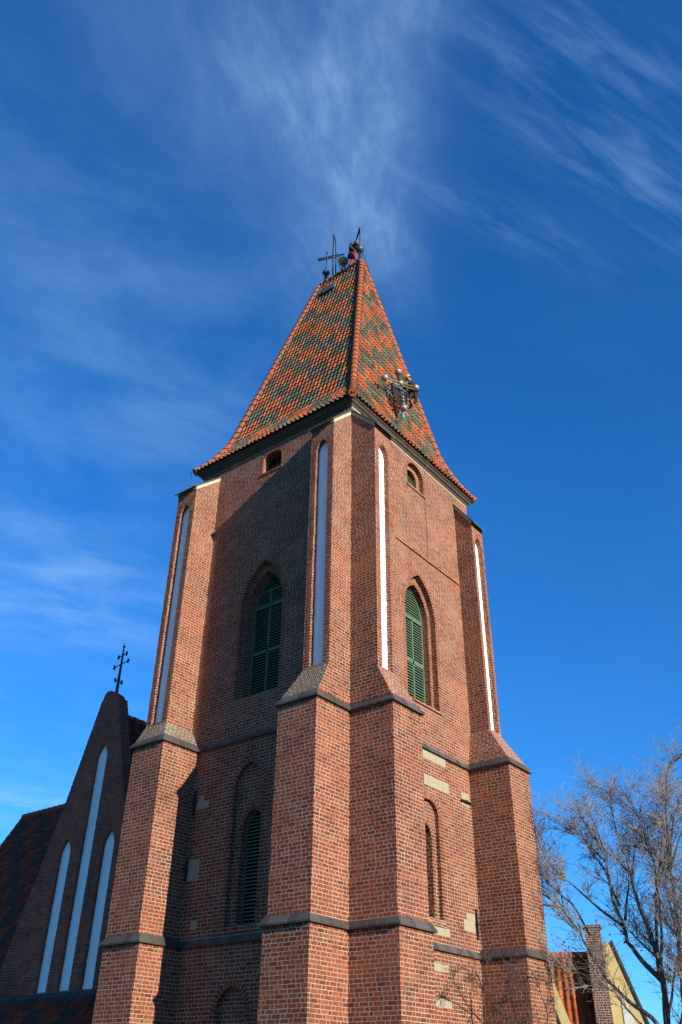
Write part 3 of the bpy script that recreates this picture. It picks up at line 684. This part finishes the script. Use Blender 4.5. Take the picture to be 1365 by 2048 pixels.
# people: one skinned body mesh each, clothes as children
def skin(name, joints, edges, rad, mat, parent=None, loc=None, sub=2):
    ks = list(joints); me = bpy.data.meshes.new(name); org = wloc(parent) if parent else V(loc)
    me.from_pydata([Vector(joints[k])+Vector((0, 0, G))-org for k in ks], [(ks.index(a), ks.index(b)) for a, b in edges], [])
    o = bpy.data.objects.new(name, me); COL.objects.link(o); o.location = org
    sk = o.modifiers.new('skin', 'SKIN'); sk.use_smooth_shade = True
    for i, k in enumerate(ks):
        r_ = rad[k]; me.skin_vertices[0].data[i].radius = (r_ if isinstance(r_, tuple) else (r_, r_))
    me.skin_vertices[0].data[0].use_root = True
    ss = o.modifiers.new('sub', 'SUBSURF'); ss.levels = sub; ss.render_levels = sub
    dg = bpy.context.evaluated_depsgraph_get(); dg.update(); ev = o.evaluated_get(dg); nm = bpy.data.meshes.new_from_object(ev)
    o.modifiers.clear(); o.data = nm; nm.materials.clear(); nm.materials.append(mat)
    for p in nm.polygons: p.use_smooth = True
    if parent: o.parent = parent; o.location = (0, 0, 0)
    return o
def person(label, J, head_dir, trouser, jacket, sleeve):
    """J: pelvis chest neck head, l/r hip knee foot toe shoulder elbow wrist hand"""
    J = {k: Vector(v) for k, v in J.items()}; hd = Vector(head_dir).normalized()
    E = [('pelvis', 'waist'), ('waist', 'chest'), ('chest', 'neck'), ('neck', 'head'), ('head', 'crown')]
    J['waist'] = J['pelvis'].lerp(J['chest'], .45); J['crown'] = J['head']+(J['head']-J['neck']).normalized()*.10
    rad = dict(pelvis=(.13, .12), waist=(.13, .11), chest=(.16, .13), neck=.06, head=(.085, .095), crown=.07)
    order = ['pelvis', 'waist', 'chest', 'neck', 'head', 'crown']
    JJ = {k: J[k] for k in order}
    JJ['nose'] = J['head']+hd*.105; rad['nose'] = .022; E.append(('head', 'nose'))
    for s in 'lr':
        E += [('pelvis', s+'hip'), (s+'hip', s+'knee'), (s+'knee', s+'foot'), (s+'foot', s+'toe'), ('chest', s+'sho'), (s+'sho', s+'elb'), (s+'elb', s+'wri'), (s+'wri', s+'palm')]
        for k, r_ in (('hip', .095), ('knee', .062), ('foot', .045), ('toe', .035), ('sho', .065), ('elb', .045), ('wri', .03), ('palm', .036)): rad[s+k] = r_
        J[s+'palm'] = J[s+'wri']+(J[s+'wri']-J[s+'elb']).normalized()*.08
        for k in ('hip', 'knee', 'foot', 'toe', 'sho', 'elb', 'wri', 'palm'): JJ[s+k] = J[s+k]
        d = (J[s+'palm']-J[s+'wri']).normalized(); sd = d.cross(Vector((.2, .3, 1))).normalized(); nn = d.cross(sd)
        for f, (off, ln) in enumerate(((-.033, .066), (-.011, .078), (.011, .074), (.033, .058))):
            a = f'{s}f{f}a'; b = f'{s}f{f}b'; c = f'{s}f{f}c'
            JJ[a] = J[s+'palm']+sd*off+d*.03; JJ[b] = JJ[a]+d*ln*.55+nn*.012; JJ[c] = JJ[b]+d*ln*.3+nn*.035
            E += [(s+'palm', a), (a, b), (b, c)]; rad[a] = .010; rad[b] = .009; rad[c] = .008
        JJ[s+'ta'] = J[s+'wri']+d*.04+sd*.04; JJ[s+'tb'] = JJ[s+'ta']+d*.045+sd*.022+nn*.02; E += [(s+'palm', s+'ta'), (s+'ta', s+'tb')]; rad[s+'ta'] = .011; rad[s+'tb'] = .009
    base = (J['lfoot']+J['rfoot'])/2+Vector((0, 0, G))
    p = skin('person', JJ, E, rad, M_SKIN, loc=base); tag(p, label, 'person')
    tr = {k: J[k] for k in ('pelvis', 'lhip', 'lknee', 'rhip', 'rknee')}; 
    tr['lcuff'] = J['lknee'].lerp(J['lfoot'], .82); tr['rcuff'] = J['rknee'].lerp(J['rfoot'], .82)
    skin('trousers', tr, [('pelvis', 'lhip'), ('lhip', 'lknee'), ('lknee', 'lcuff'), ('pelvis', 'rhip'), ('rhip', 'rknee'), ('rknee', 'rcuff')],
         dict(pelvis=(.155, .145), lhip=.115, rhip=.115, lknee=.083, rknee=.083, lcuff=.07, rcuff=.07), trouser, p)
    jk = {k: J[k] for k in ('waist', 'chest', 'lsho', 'lelb', 'rsho', 'relb')}; jk['col'] = J['chest'].lerp(J['neck'], .7)
    jk['lcuf'] = J['lelb'].lerp(J['lwri'], .98); jk['rcuf'] = J['relb'].lerp(J['rwri'], .98); jk['hem'] = J['pelvis'].lerp(J['waist'], .2)
    skin('jacket', jk, [('hem', 'waist'), ('waist', 'chest'), ('chest', 'col'), ('chest', 'lsho'), ('lsho', 'lelb'), ('lelb', 'lcuf'), ('chest', 'rsho'), ('rsho', 'relb'), ('relb', 'rcuf')],
         dict(waist=(.195, .175), chest=(.235, .20), col=.095, lsho=.105, rsho=.105, lelb=.078, relb=.078, lcuf=.058, rcuf=.058, hem=(.19, .175)), jacket, p)
    for s in 'lr':
        skin('boot', dict(a=J[s+'foot']+Vector((0, 0, .10)), b=J[s+'foot'], c=J[s+'toe']), [('a', 'b'), ('b', 'c')], dict(a=.062, b=.062, c=.05), M_BOOT, p)
    hm = MB(); ax = (J['crown']-J['neck']).normalized(); c = J['head']+ax*.03
    hm.lathe(c, [(.150, -.012), (.152, .0), (.138, .012), (.135, .05), (.115, .095), (.075, .125), (.0, .138)], 18, ax); hm.build('helmet', M_YEL if sleeve else M_OLIVE, p)
    hn = MB(); w = J['waist'].lerp(J['pelvis'], .6); tx = (J['chest']-J['pelvis']).normalized()
    hn.lathe(w, [(.175, -.03), (.185, -.03), (.185, .03), (.175, .03)], 18, tx); hn.build('harness_belt', M_BOOT if sleeve else M_GREYC, p)
    return p
p1 = person('worker in black jacket and red trousers bent forward, straddling the top roof ridge', dict(pelvis=(-2.88, 3.80, 30.88), chest=(-2.86, 3.78, 31.40), neck=(-2.71, 3.74, 31.53), head=(-2.58, 3.69, 31.47),
    lhip=(-2.95, 3.92, 30.82), lknee=(-3.06, 3.86, 30.42), lfoot=(-3.22, 3.82, 30.08), ltoe=(-3.06, 3.77, 30.04),
    rhip=(-2.82, 3.66, 30.82), rknee=(-2.62, 3.58, 30.60), rfoot=(-2.62, 3.74, 30.26), rtoe=(-2.47, 3.72, 30.22),
    lsho=(-2.84, 3.98, 31.44), lelb=(-2.66, 4.08, 31.22), lwri=(-2.60, 4.02, 31.30),
    rsho=(-2.83, 3.58, 31.43), relb=(-2.80, 3.52, 31.14), rwri=(-2.67, 3.66, 30.98)), (.6, -.1, -.5), M_RED, M_BLACKC, 0)
m = MB(); m.ball((-3.05, 3.80, 30.98), .13, 12, 1.3); m.ball((-3.02, 3.70, 30.76), .09, 10); m.build('tool_bag', M_BLACKC, p1)
m = MB(); m.tube([(-2.84, 3.56, 31.42), (-2.80, 3.51, 31.16), (-2.73, 3.58, 31.05)], [.075, .062, .055], 10); m.build('sleeve', M_GREYC, p1)
p2 = person('worker in dark clothes and yellow helmet on the right roof slope behind the cross', dict(pelvis=(-.62, 5.16, 21.62), chest=(-.68, 5.22, 22.14), neck=(-.72, 5.12, 22.36), head=(-.76, 5.05, 22.48),
    lhip=(-.64, 5.06, 21.58), lknee=(-.50, 4.86, 21.26), lfoot=(-.66, 4.74, 20.93), ltoe=(-.74, 4.70, 21.06),
    rhip=(-.62, 5.28, 21.58), rknee=(-.50, 5.22, 21.24), rfoot=(-.66, 5.16, 20.92), rtoe=(-.76, 5.12, 21.05),
    lsho=(-.66, 5.02, 22.18), lelb=(-.54, 4.80, 21.94), lwri=(-.52, 4.58, 21.76),
    rsho=(-.64, 5.42, 22.18), relb=(-.52, 5.42, 21.92), rwri=(-.56, 5.26, 21.78)), (-.6, -.7, 0), M_BLACKC, M_BLACKC, 1)
# the ornate ball-ended cross lying against the right slope
CR = dict(t=Vector((-.67, 4.05, 22.02)), l=Vector((-.35, 2.57, 20.40)), r=Vector((-.37, 4.91, 21.58)), c=Vector((-.40, 3.77, 21.01)), b=Vector((-.21, 3.66, 19.50)), e=Vector((-.11, 3.41, 18.74)))
cross = thing('ornate_cross', 'ornate metal cross with shiny balls on its ends strapped to the right roof slope', 'cross', CR['b']+Vector((0, 0, G)))
nrm = Vector((.987, 0, .161)); lr = (CR['r']-CR['l']).normalized(); pr = nrm.cross(lr)
m = MB()
for s in (-1, 1): m.tube([CR['l']+pr*s*.075, CR['r']+pr*s*.075], .026, 8)
m.build('crossbar', M_GILT, cross)
m = MB(); m.tube([CR['t'], CR['c'], CR['b']], .05, 8); m.tube([CR['b'], CR['b'].lerp(CR['e'], .5)], .035, 8)
for k in range(5):
    q = CR['c'].lerp(CR['b'], .22+.15*k); m.obox(q, lr*(.42-.05*k), pr*.025, nrm*.02)
for s in (-1, 1):
    m.tube([CR['c']+lr*s*.55, CR['c'].lerp(CR['b'], .35)+lr*s*.62, CR['c'].lerp(CR['b'], .75)+lr*s*.36, CR['b']], .028, 6)
    m.tube([CR['c']+lr*s*.9, CR['c'].lerp(CR['b'], .30)+lr*s*.25], .026, 6); m.tube([CR['c']+lr*s*.7, CR['c'].lerp(CR['t'], .6)], .02, 6)
    for k in range(3): m.lathe(CR['c'].lerp(CR['b'], .3+.2*k)+lr*s*(.42-.08*k), [(.12, -.02), (.15, 0), (.12, .02), (.095, 0), (.12, -.02)], 14, nrm); m.lathe(CR['c'].lerp(CR['b'], .2+.2*k)+lr*s*(.2+.05*k)-nrm*.08, [(.10, -.02), (.13, 0), (.10, .02), (.075, 0), (.10, -.02)], 14, pr)
m.build('lattice', M_IRON, cross)
for k in ('t', 'l', 'r', 'c', 'b'):
    m = MB(); m.ball(CR[k]+nrm*.05, .155 if k != 'c' else .14, 18, .95); m.build('ball', M_BRASS, cross)
for k in range(3):
    q = CR['c'].lerp(CR['b'], .58+.13*k); m = MB(); m.ball(q+nrm*.08, .06, 10); m.build('bulb', M_BRASS, cross)
m = MB(); m.tube([CR['l']+nrm*.1+pr*.2+lr*.2, CR['l']+nrm*.12+lr*.15, CR['l'].lerp(CR['c'], .5)+nrm*.10-pr*.22, CR['c']+nrm*.10-pr*.45, CR['c'].lerp(CR['b'], .45)+nrm*.08], .022, 6)
o = m.build('strap', M_BLUE, loc=CR['c']+Vector((.1, 0, G))); tag(o, 'pale blue strap running diagonally over the ball-ended cross', 'strap')
m = MB(); m.tube([CR['b'].lerp(CR['e'], .45)+nrm*.05, CR['b'].lerp(CR['e'], .62)+nrm*.05, CR['b'].lerp(CR['e'], .9)+nrm*.06, CR['e']+nrm*.06], [.02, .05, .06, .03], 8)
o = m.build('strap', M_CYAN, loc=CR['e']+Vector((0, 0, G))); tag(o, 'bright turquoise strap hanging below the ball-ended cross', 'strap')
for i, (pts, lab) in enumerate((([(-2.43, 3.95, 31.15), (-2.25, 4.0, 30.2), (-2.1, 4.15, 29.35)], 'outer of two dark ropes running from the ridge ball down to the right hip'),
                                ([(-2.46, 3.9, 31.15), (-2.38, 3.9, 30.5), (-2.36, 3.88, 30.1)], 'inner, shorter of two dark ropes hanging from the ridge ball'))):
    m = MB(); m.tube(pts, .018, 5); o = m.build('rope', M_ROPE, loc=Vector(pts[0])+Vector((0, 0, G))); tag(o, lab, 'rope')
# ================================================================== CHURCH NAVE with its cross gable
nave = thing('church_nave', 'dark brick church nave with a steep gable of three white niches, left of the tower', 'church', (-15, 3, 0))
YG, CXN = 3.0, -15.0
FG = lambda d: (lambda s, z: (s, YG+d, z))
CG = CXN-.10
def ghw(z): return .44+(10.8-z)*.31 if z >= 6.25 else 1.85+(6.25-z)*.37
steps = []; z = -5.0
gR = []
while z < 10.4:
    gR += [(CG+ghw(z)+random.uniform(-.01, .01), z), (CG+ghw(z)+random.uniform(-.02, .0), z+.1)]; z += .2
gable = [(CG-ghw(-5), -5.05), (CG+ghw(-5), -5.05)]+gR+[(CG+.44, 10.50), (CG+.28, 10.74), (CG+.02, 10.92), (CG-.24, 10.95), (CG-.40, 10.82), (CG-.47, 10.6)]+[(2*CG-x+random.uniform(-.01, .01), zz_) for x, zz_ in reversed(gR)]
nich = [arch(CXN-1.30, -.38, 4.35, .335, .62, jag=.010), arch(CXN, -.37, 7.95, .335, .62, jag=.010), arch(CXN+1.30, -.38, 4.35, .335, .62, jag=.010)]
m = MB(); m.panel(FG(0), gable, nich); m.reveal(FG(0), FG(.5), gable)
for n_ in nich: m.reveal(FG(0), FG(.12), n_); 
m.panel(FG(.5), gable)
m.box((-27.4, 3.6, -G), (-7.5, 12.4, -.2)); m.face([(-27.4, 3.6, -.2), (-27.4, 12.4, -.2), (-27.4, 8.0, 8.3)])
gw = m.build('gable_wall', M_BRICK2, nave)
for n_ in nich:
    i0 = [q for q in n_[1:] if q[1] >= n_[0][1]+4.7]
    m = MB(); m.panel(FG(.12), n_); m.build('niche_panel', M_WHITE, gw)
    m = MB(); i1 = [q for q in n_[1:] if abs(q[0]-(n_[0][0]+.335)) < .325 and q[1] > n_[0][1]+4.6]; ring(m, FG(-.004), i1, .13, 0); m.build('arch_band', M_BRICK2, gw)
# cross roof behind the gable and the nave roof
m = MB(); tile_face(m, [V((CXN+4.0, YG+.5, -.4)), V((CXN, YG+.5, 9.95))], [V((CXN+4.0, 13, -.4)), V((CXN, 13, 9.95))], (0, 1, 0), (1, 0, .4), .34, .24, YG, 1)
tile_face(m, [V((CXN-4.0, YG+.5, -.4)), V((CXN, YG+.5, 9.95))], [V((CXN-4.0, 13, -.4)), V((CXN, 13, 9.95))], (0, 1, 0), (-1, 0, .4), .34, .24, YG, 1)
m.build('roof', M_TILE2, nave)
m = MB(); tile_face(m, [V((-27.4, 3.05, -.4)), V((-27.4, 8.0, 8.58))], [V((-18.3, 3.05, -.4)), V((-18.3, 8.0, 8.58))], (1, 0, 0), (0, -1, .6), .36, .25, -27.4, 1)
tile_face(m, [V((-18.3, 3.60, .6)), V((-18.3, 8.0, 8.58))], [V((-7.6, 3.60, .6)), V((-7.6, 8.0, 8.58))], (1, 0, 0), (0, -1, .6), .36, .25, -27.4, 1)
tile_face(m, [V((-27.4, 12.95, -.4)), V((-27.4, 8.0, 8.58))], [V((-7.6, 12.95, -.4)), V((-7.6, 8.0, 8.58))], (1, 0, 0), (0, 1, .6), .36, .25, -27.4, 1)
nroof = m.build('roof', M_TILE2, nave)
roof = nroof
hip([(-27.45, 8.0, 8.6), (-7.6, 8.0, 8.6)], .16, .42, 'ridge_tiles'); hip([(-27.42, 3.05, -.38), (-27.42, 8.0, 8.58)], .13, .40, 'verge_tiles'); hip([(CXN, YG+.5, 9.98), (CXN, 13, 9.98)], .15, .40, 'ridge_tiles')
# lean-to aisle roof in front of the gable
m = MB(); tile_face(m, [V((-21.5, .3, -3.3)), V((-21.5, 2.72, -.72))], [V((-7.6, .3, -3.3)), V((-7.6, 2.72, -.72))], (1, 0, 0), (0, -1, 1), .34, .24, -21.5, 1); m.build('aisle_roof', M_TILE2, nave)
m = MB(); m.obox((-14.5, 2.86, -.56), (6.9, 0, 0), Vector((0, .17, .09)), Vector((0, -.03, .06))); m.build('flashing', M_SLATE, nave)
m = MB(); m.box((-21.4, .6, -G), (-7.45, 2.95, -3.25)); m.face([(-21.4, .6, -3.25), (-21.4, 2.95, -3.25), (-21.4, 2.95, -.8)]); m.build('aisle_wall', M_BRICK2, nave)
cr = MB(); cx_, cy_ = -15.20, 3.25
cr.tube([(cx_, cy_+.1, 9.9), (cx_, cy_+.1, 10.95), (cx_+.0, cy_+.1, 13.15)], [.085, .075, .03], 8)
co = cr.build('roof_cross', M_IRON, nave)
def xbar(z, half, tilt):
    m = MB(); d = Vector((.92, -.1, tilt)).normalized(); c = Vector((cx_, cy_+.1, z)); m.tube([c-d*half, c+d*half], .026, 6)
    for s in (-1, 1):
        m.ball(c+d*half*s, .055, 8)
        for q in (-1, 1): m.ball(c+d*half*s+Vector((0, 0, .07*q)), .045, 8)
        m.ball(c+d*(half+.06)*s, .04, 8)
    m.build('cross_arm', M_IRON, co)
xbar(12.72, .30, .02); xbar(12.30, .52, .02); xbar(11.50, .30, -.45)
m = MB(); m.ball((cx_, cy_+.1, 13.15), .06, 8); m.ball((cx_, cy_+.1, 13.27), .03, 8); m.build('cross_tip', M_IRON, co)
# ================================================================== YELLOW HOUSE behind the tower
hu = Vector((.92, .39, 0)).normalized(); hn = Vector((hu.y, -hu.x, 0)); H0 = Vector((-3.2, 20, 0))
house = thing('yellow_house', 'yellow gabled house with a red tiled roof, half hidden behind the tower', 'house', H0)
def HP(a, d, z): return tuple(H0+hu*a-hn*d+Vector((0, 0, z)))      # a along the front, d depth behind it, z in tower heights
def hpanel(mb, d, pts): mb.panel(lambda a, z: HP(a, d, z), pts)
LG = [(-6.2, -G), (.0, -G), (.0, -2.8), (-1.25, 2.0), (-3.1, 4.1), (-6.2, -2.0)]
wall_ = MB()
def slab(mb, pts, d0, d1):
    f0 = lambda a, z: HP(a, d0, z); f1 = lambda a, z: HP(a, d1, z); mb.panel(f0, pts); mb.panel(f1, pts); mb.reveal(f0, f1, pts)
A_ = [(-5.6, -G), (.35, -G), (.05, -2.2), (-1.16, 1.55), (-2.5, 4.4), (-5.6, -2.5)]
B_ = [(1.15, -G), (3.97, -G), (3.34, -3.1), (1.68, 2.2), (1.15, 2.2)]
slab(wall_, A_, -.1, 5.0); slab(wall_, B_, -.1, 5.0)
hw_ = wall_.build('wall', M_YELLOW, house)
m = MB(); slab(m, [(1.85, -4.5), (2.75, -4.5), (2.35, -1.6), (1.72, .6), (1.72, -1.0)], -.13, -.104); m.build('white_panel', M_HWHITE, hw_)
m = MB()
def verge(a0, z0, a1, z1, th, mat_i=0):
    p0, p1 = Vector(HP(a0, -.13, z0)), Vector(HP(a1, -.13, z1)); d = (p1-p0).normalized(); n = d.cross(hn).normalized()
    m.obox((p0+p1)/2-hn*2.72, (p1-p0)/2, n*th, hn*2.75)
verge(-2.5, 4.45, .50, -4.9, .035); verge(1.66, 2.28, 3.98, -4.95, .045); m.build('verge_board', M_TIMBER, house)
m = MB(); qs = [V(HP(-1.6, -.08, -4.9)), V(HP(-1.6, .14, 1.75))]; qe = [V(HP(1.3, -.08, -4.9)), V(HP(1.3, .14, 1.75))]
tile_face(m, qs, qe, tuple(hu), tuple(hn+Vector((0, 0, .5))), .40, .27, 0.0, 1); m.build('roof', M_TILE3, house)
roof = house
hip([HP(-1.6, .14, 1.78), HP(1.7, .14, 1.78)], .14, .36, 'ridge_tiles')
m = MB(); slab(m, [(.62, -G), (1.28, -G), (1.28, 2.75), (.62, 2.75)], -.42, .25); slab(m, [(.56, 2.75), (1.34, 2.75), (1.34, 2.86), (.56, 2.86)], -.48, .31); m.build('chimney', M_BRICK3, house)
# ================================================================== bare tree and shrub
LIMBS = {
'A': [(4.42, .0), (4.3, 1.4), (4.25, 2.58), (4.31, 3.46), (4.4, 4.54), (4.33, 5.3), (4.2, 5.98), (4.03, 6.52), (3.98, 7.24), (3.93, 8.02), (3.66, 8.95), (3.61, 10.13), (3.69, 10.89)],
'B': [(4.35, 4.5), (3.89, 5.06), (3.62, 5.55), (3.55, 6.16), (3.46, 6.7), (3.41, 8.08), (3.27, 9.01), (3.08, 9.69), (2.81, 10.31)],
'C': [(4.27, 2.5), (4.2, 3.1), (4.0, 3.6), (3.43, 4.03), (2.91, 4.62), (2.64, 5.22), (2.36, 5.85), (1.88, 6.56), (1.2, 7.14), (0.73, 7.55)],
'D': [(3.51, 5.96), (2.95, 6.5), (2.54, 6.96), (2.03, 7.54), (1.68, 7.99), (1.01, 8.48)],
'E': [(4.36, 1.4), (4.41, 2.58), (4.83, 3.79), (4.84, 4.52), (4.93, 5.45), (5.0, 6.43), (5.12, 7.44), (5.15, 8.29), (5.27, 9.34), (5.6, 10.48), (5.98, 11.22), (6.32, 11.44)],
'F': [(4.37, 5.26), (4.58, 6.67), (4.67, 7.49), (4.43, 8.39), (4.29, 9.22), (4.07, 10.14), (3.92, 10.9)],
'G': [(3.98, 7.24), (4.16, 8.21), (4.68, 9.71), (4.9, 10.37)],
'H': [(2.36, 5.85), (2.15, 6.7), (1.67, 7.18), (1.37, 7.66), (1.15, 8.37)],
'I': [(3.47, 6.56), (3.14, 7.68), (2.78, 8.48), (2.34, 8.96), (1.88, 9.79)],
'J': [(5.12, 7.44), (5.68, 8.65), (5.97, 9.13), (6.3, 9.3)],
'K': [(4.6, 6.67), (4.94, 7.89), (5.14, 9.18), (5.27, 10.07)],
'M': [(5.12, 7.44), (5.56, 8.93), (6.07, 9.84), (6.5, 10.3)],
'N': [(3.55, 6.16), (3.85, 7.59), (3.9, 9.19), (3.88, 10.22)],
'O': [(4.84, 4.6), (5.5, 5.6), (6.1, 6.9), (6.6, 8.2)], 'S': [(4.25, 2.6), (4.9, 3.5), (5.5, 4.6), (6.2, 5.4)], 'U': [(4.3, 2.9), (3.7, 3.5), (3.3, 4.2), (2.5, 4.7), (1.9, 4.9)], 'X': [(4.3, 3.4), (4.7, 4.4), (5.2, 5.2), (5.4, 6.3)], 'T': [(4.6, .0), (4.9, 2.2), (5.25, 4.0), (5.45, 5.4), (5.75, 6.6), (6.1, 7.5)], 'V': [(4.4, .5), (4.6, 2.6), (4.75, 4.2), (4.8, 5.7), (4.74, 6.8), (4.9, 7.9)], 'Q': [(4.4, 4.6), (4.75, 5.6), (5.05, 6.9), (5.5, 8.0), (5.8, 9.4)]}
RB = dict(A=.15, B=.09, C=.085, D=.045, E=.125, F=.06, G=.045, H=.04, I=.05, J=.04, K=.045, M=.05, N=.045, O=.06, Q=.06, S=.06, U=.035, X=.05, T=.11, V=.09)
rt = random.Random(11)
tree = thing('bare_tree', 'leafless multi-stemmed tree with a dense haze of pale twigs right of the tower', 'tree', (4.42, 9.0, 0))
tk, tw, lf = MB(), MB(), MB()
YT = 9.0; depth = dict(A=0, B=-.5, C=-.7, D=-1.0, E=.5, F=.5, G=.2, H=-1.1, I=-.3, J=.9, K=.9, M=.3, N=.4, O=-.8, Q=-1.2, S=-.9, U=-1.3, X=-.5, T=-.4, V=.6)
def grow(mb, p, d, ln, r0, seg=5, curl=.25, up=.12, n=4):
    pts = [p.copy()]; d = d.normalized()
    for i in range(seg):
        d = (d+Vector((rt.gauss(0, curl), rt.gauss(0, curl), rt.gauss(up, curl)))*.45).normalized(); p = p+d*(ln/seg); pts.append(p.copy())
    mb.tube(pts, [max(.0035, r0*(1-i/seg)+.0035*(i/seg)) for i in range(seg+1)], n, False, True)
    return pts
def twigs_on(pts, k, ln, r, up):
    for _ in range(k):
        i = rt.randrange(1, len(pts)); p = pts[i-1].lerp(pts[i], rt.random()); d = (pts[i]-pts[i-1]).normalized()
        side = Vector((rt.gauss(0, 1), rt.gauss(0, 1), rt.gauss(0, .6))); side = (side-d*side.dot(d)).normalized()
        yield p, (d*.75+side*.8)
def leaf(p):
    a = Vector((rt.gauss(0, 1), rt.gauss(0, 1), rt.gauss(0, 1))).normalized(); b = a.orthogonal().normalized(); s = rt.uniform(.035, .065)
    lf.face([p, p+a*s+b*s*.5, p+a*s*2, p+a*s-b*s*.5])
for k, pl in LIMBS.items():
    n = len(pl); pts = []; yo = depth[k]
    for i, (x, z) in enumerate(pl):
        f = i/(n-1); y = YT+yo*min(1, f*1.6)+rt.gauss(0, .05)
        pts.append(Vector((x, y, z)))
    # refine
    fine = []
    for a, b in zip(pts, pts[1:]):
        for q in range(3): fine.append(a.lerp(b, q/3)+Vector((rt.gauss(0, .018), rt.gauss(0, .018), 0)))
    fine.append(pts[-1])
    if k in 'ABEFGKNMI': fine = fine[:-4]
    nf = len(fine); r0 = RB[k]
    tk.tube(fine, [r0*(1-.90*(i/(nf-1))**.8) for i in range(nf)], 8, True, True)
    start = int(nf*.30)
    shoots = [fine[start:]]
    if k not in 'OGKNQ':
        for p, d in twigs_on(fine[int(nf*.35):], 5 if len(pl) > 6 else 3, 1, 1, 0):
            sh_ = grow(tk, p, d*.9+Vector((-.40, 0, .40)), rt.uniform(.9, 1.8), max(.015, r0*.28), 9, .13, .10, 6); shoots.append(sh_)
    for run in shoots:
        L = sum((b-a).length for a, b in zip(run, run[1:]))
        for p, d in twigs_on(run, min(int(L*7.0), 18 if L < 2.6 else 44), 1, 1, 0):
            s1 = grow(tw, p, d+Vector((-.05, 0, .15)), rt.uniform(.4, 1.05), .0125, 7, .20, .20)
            for p2, d2 in twigs_on(s1, rt.randrange(4, 8), 1, 1, 0):
                s2 = grow(tw, p2, d2, rt.uniform(.2, .65), .0085, 4, .32, .04, 3)
                for p3, d3 in twigs_on(s2, rt.randrange(0, 3), 1, 1, 0): grow(tw, p3, d3, rt.uniform(.1, .28), .005, 3, .45, -.1, 3)
                if rt.random() < .06: leaf(s2[-1])
    for _ in range(6): 
        e = fine[-1]-fine[-3]; grow(tw, fine[-1], e+Vector((rt.gauss(0, .3), rt.gauss(0, .3), rt.gauss(0, .2)))*e.length, rt.uniform(.3, .8), .009, 5, .3, .05)
for _ in range(42): leaf(Vector((rt.gauss(2.15, .3), 9+rt.gauss(-.7, .3), rt.gauss(5.55, .28))))
for _ in range(10): leaf(Vector((rt.gauss(3.6, .2), 9+rt.gauss(-.5, .3), rt.gauss(5.7, .25))))
tr_ = tk.build('trunk', M_BARK, tree, up=False); tw.build('twigs', M_TWIG, tree, up=False); lf.build('dry_leaves', M_LEAF, tree, up=False)
SH = [[(2.0, 0), (1.98, 2.0), (1.96, 3.17), (1.7, 3.67), (1.68, 4.13), (1.65, 4.56), (1.64, 5.14)], [(2.0, 0.2), (1.96, 3.17), (1.76, 3.57), (1.4, 4.14), (1.3, 4.41)], [(1.95, 1.5), (1.74, 3.39), (1.28, 3.73), (0.79, 3.85)],
 [(2.9, 0), (3.2, 1.8), (3.4, 3.12), (3.26, 3.6), (3.1, 4.14), (2.64, 4.68)], [(3.0, 0), (3.74, 3.28), (3.68, 3.85), (3.53, 4.41)], [(2.9, .5), (3.31, 3.51), (3.2, 4.05), (3.55, 4.08), (4.07, 3.87)],
 [(2.3, 0), (2.35, 3.0), (2.35, 3.55), (2.64, 3.63), (2.76, 3.89), (2.98, 4.11)], [(2.0, 1.0), (2.19, 3.78), (2.0, 4.25), (1.79, 4.03)], [(2.7, 0), (2.71, 3.14), (2.47, 3.63), (2.35, 4.23), (2.33, 4.63)], [(2.8, 0), (2.99, 3.14), (3.0, 3.75), (3.14, 4.23)]]
shrub = thing('bare_shrub', 'low tangle of leafless shrub stems at the foot of the far right buttress', 'shrub', (2.5, 2.6, 0))
st, st2 = MB(), MB()
for pl in SH:
    pts = [Vector((x, 2.6+rt.gauss(0, .15), z)) for x, z in pl]; fine = []
    for a, b in zip(pts, pts[1:]):
        for q in range(3): fine.append(a.lerp(b, q/3)+Vector((rt.gauss(0, .012), rt.gauss(0, .03), 0)))
    fine.append(pts[-1]); nf = len(fine)
    st.tube(fine, [.022*(1-.8*i/(nf-1)) for i in range(nf)], 6, True, True)
    vis = [p for p in fine if p.z > 2.3]
    for p, d in twigs_on(vis, 16, 1, 1, 0):
        s1 = grow(st2, p, d, rt.uniform(.2, .55), .006, 5, .40, .1)
        for p2, d2 in twigs_on(s1, 5, 1, 1, 0): grow(st2, p2, d2, rt.uniform(.08, .28), .004, 3, .45, 0, 3)
for _ in range(160):
    p = Vector((rt.gauss(2.75, .42), rt.gauss(2.7, .3), rt.uniform(2.6, 3.75)-abs(rt.gauss(0, .2)))); s1 = grow(st2, p, Vector((rt.gauss(0, 1), rt.gauss(0, 1), rt.gauss(.3, 1))), rt.uniform(.2, .5), .006, 5, .45, 0)
    for p2, d2 in twigs_on(s1, 3, 1, 1, 0): grow(st2, p2, d2, rt.uniform(.08, .22), .004, 3, .45, 0, 3)
st.build('stem', M_TWIG2, shrub, up=False); st2.build('twigs', M_TWIG2, shrub, up=False)
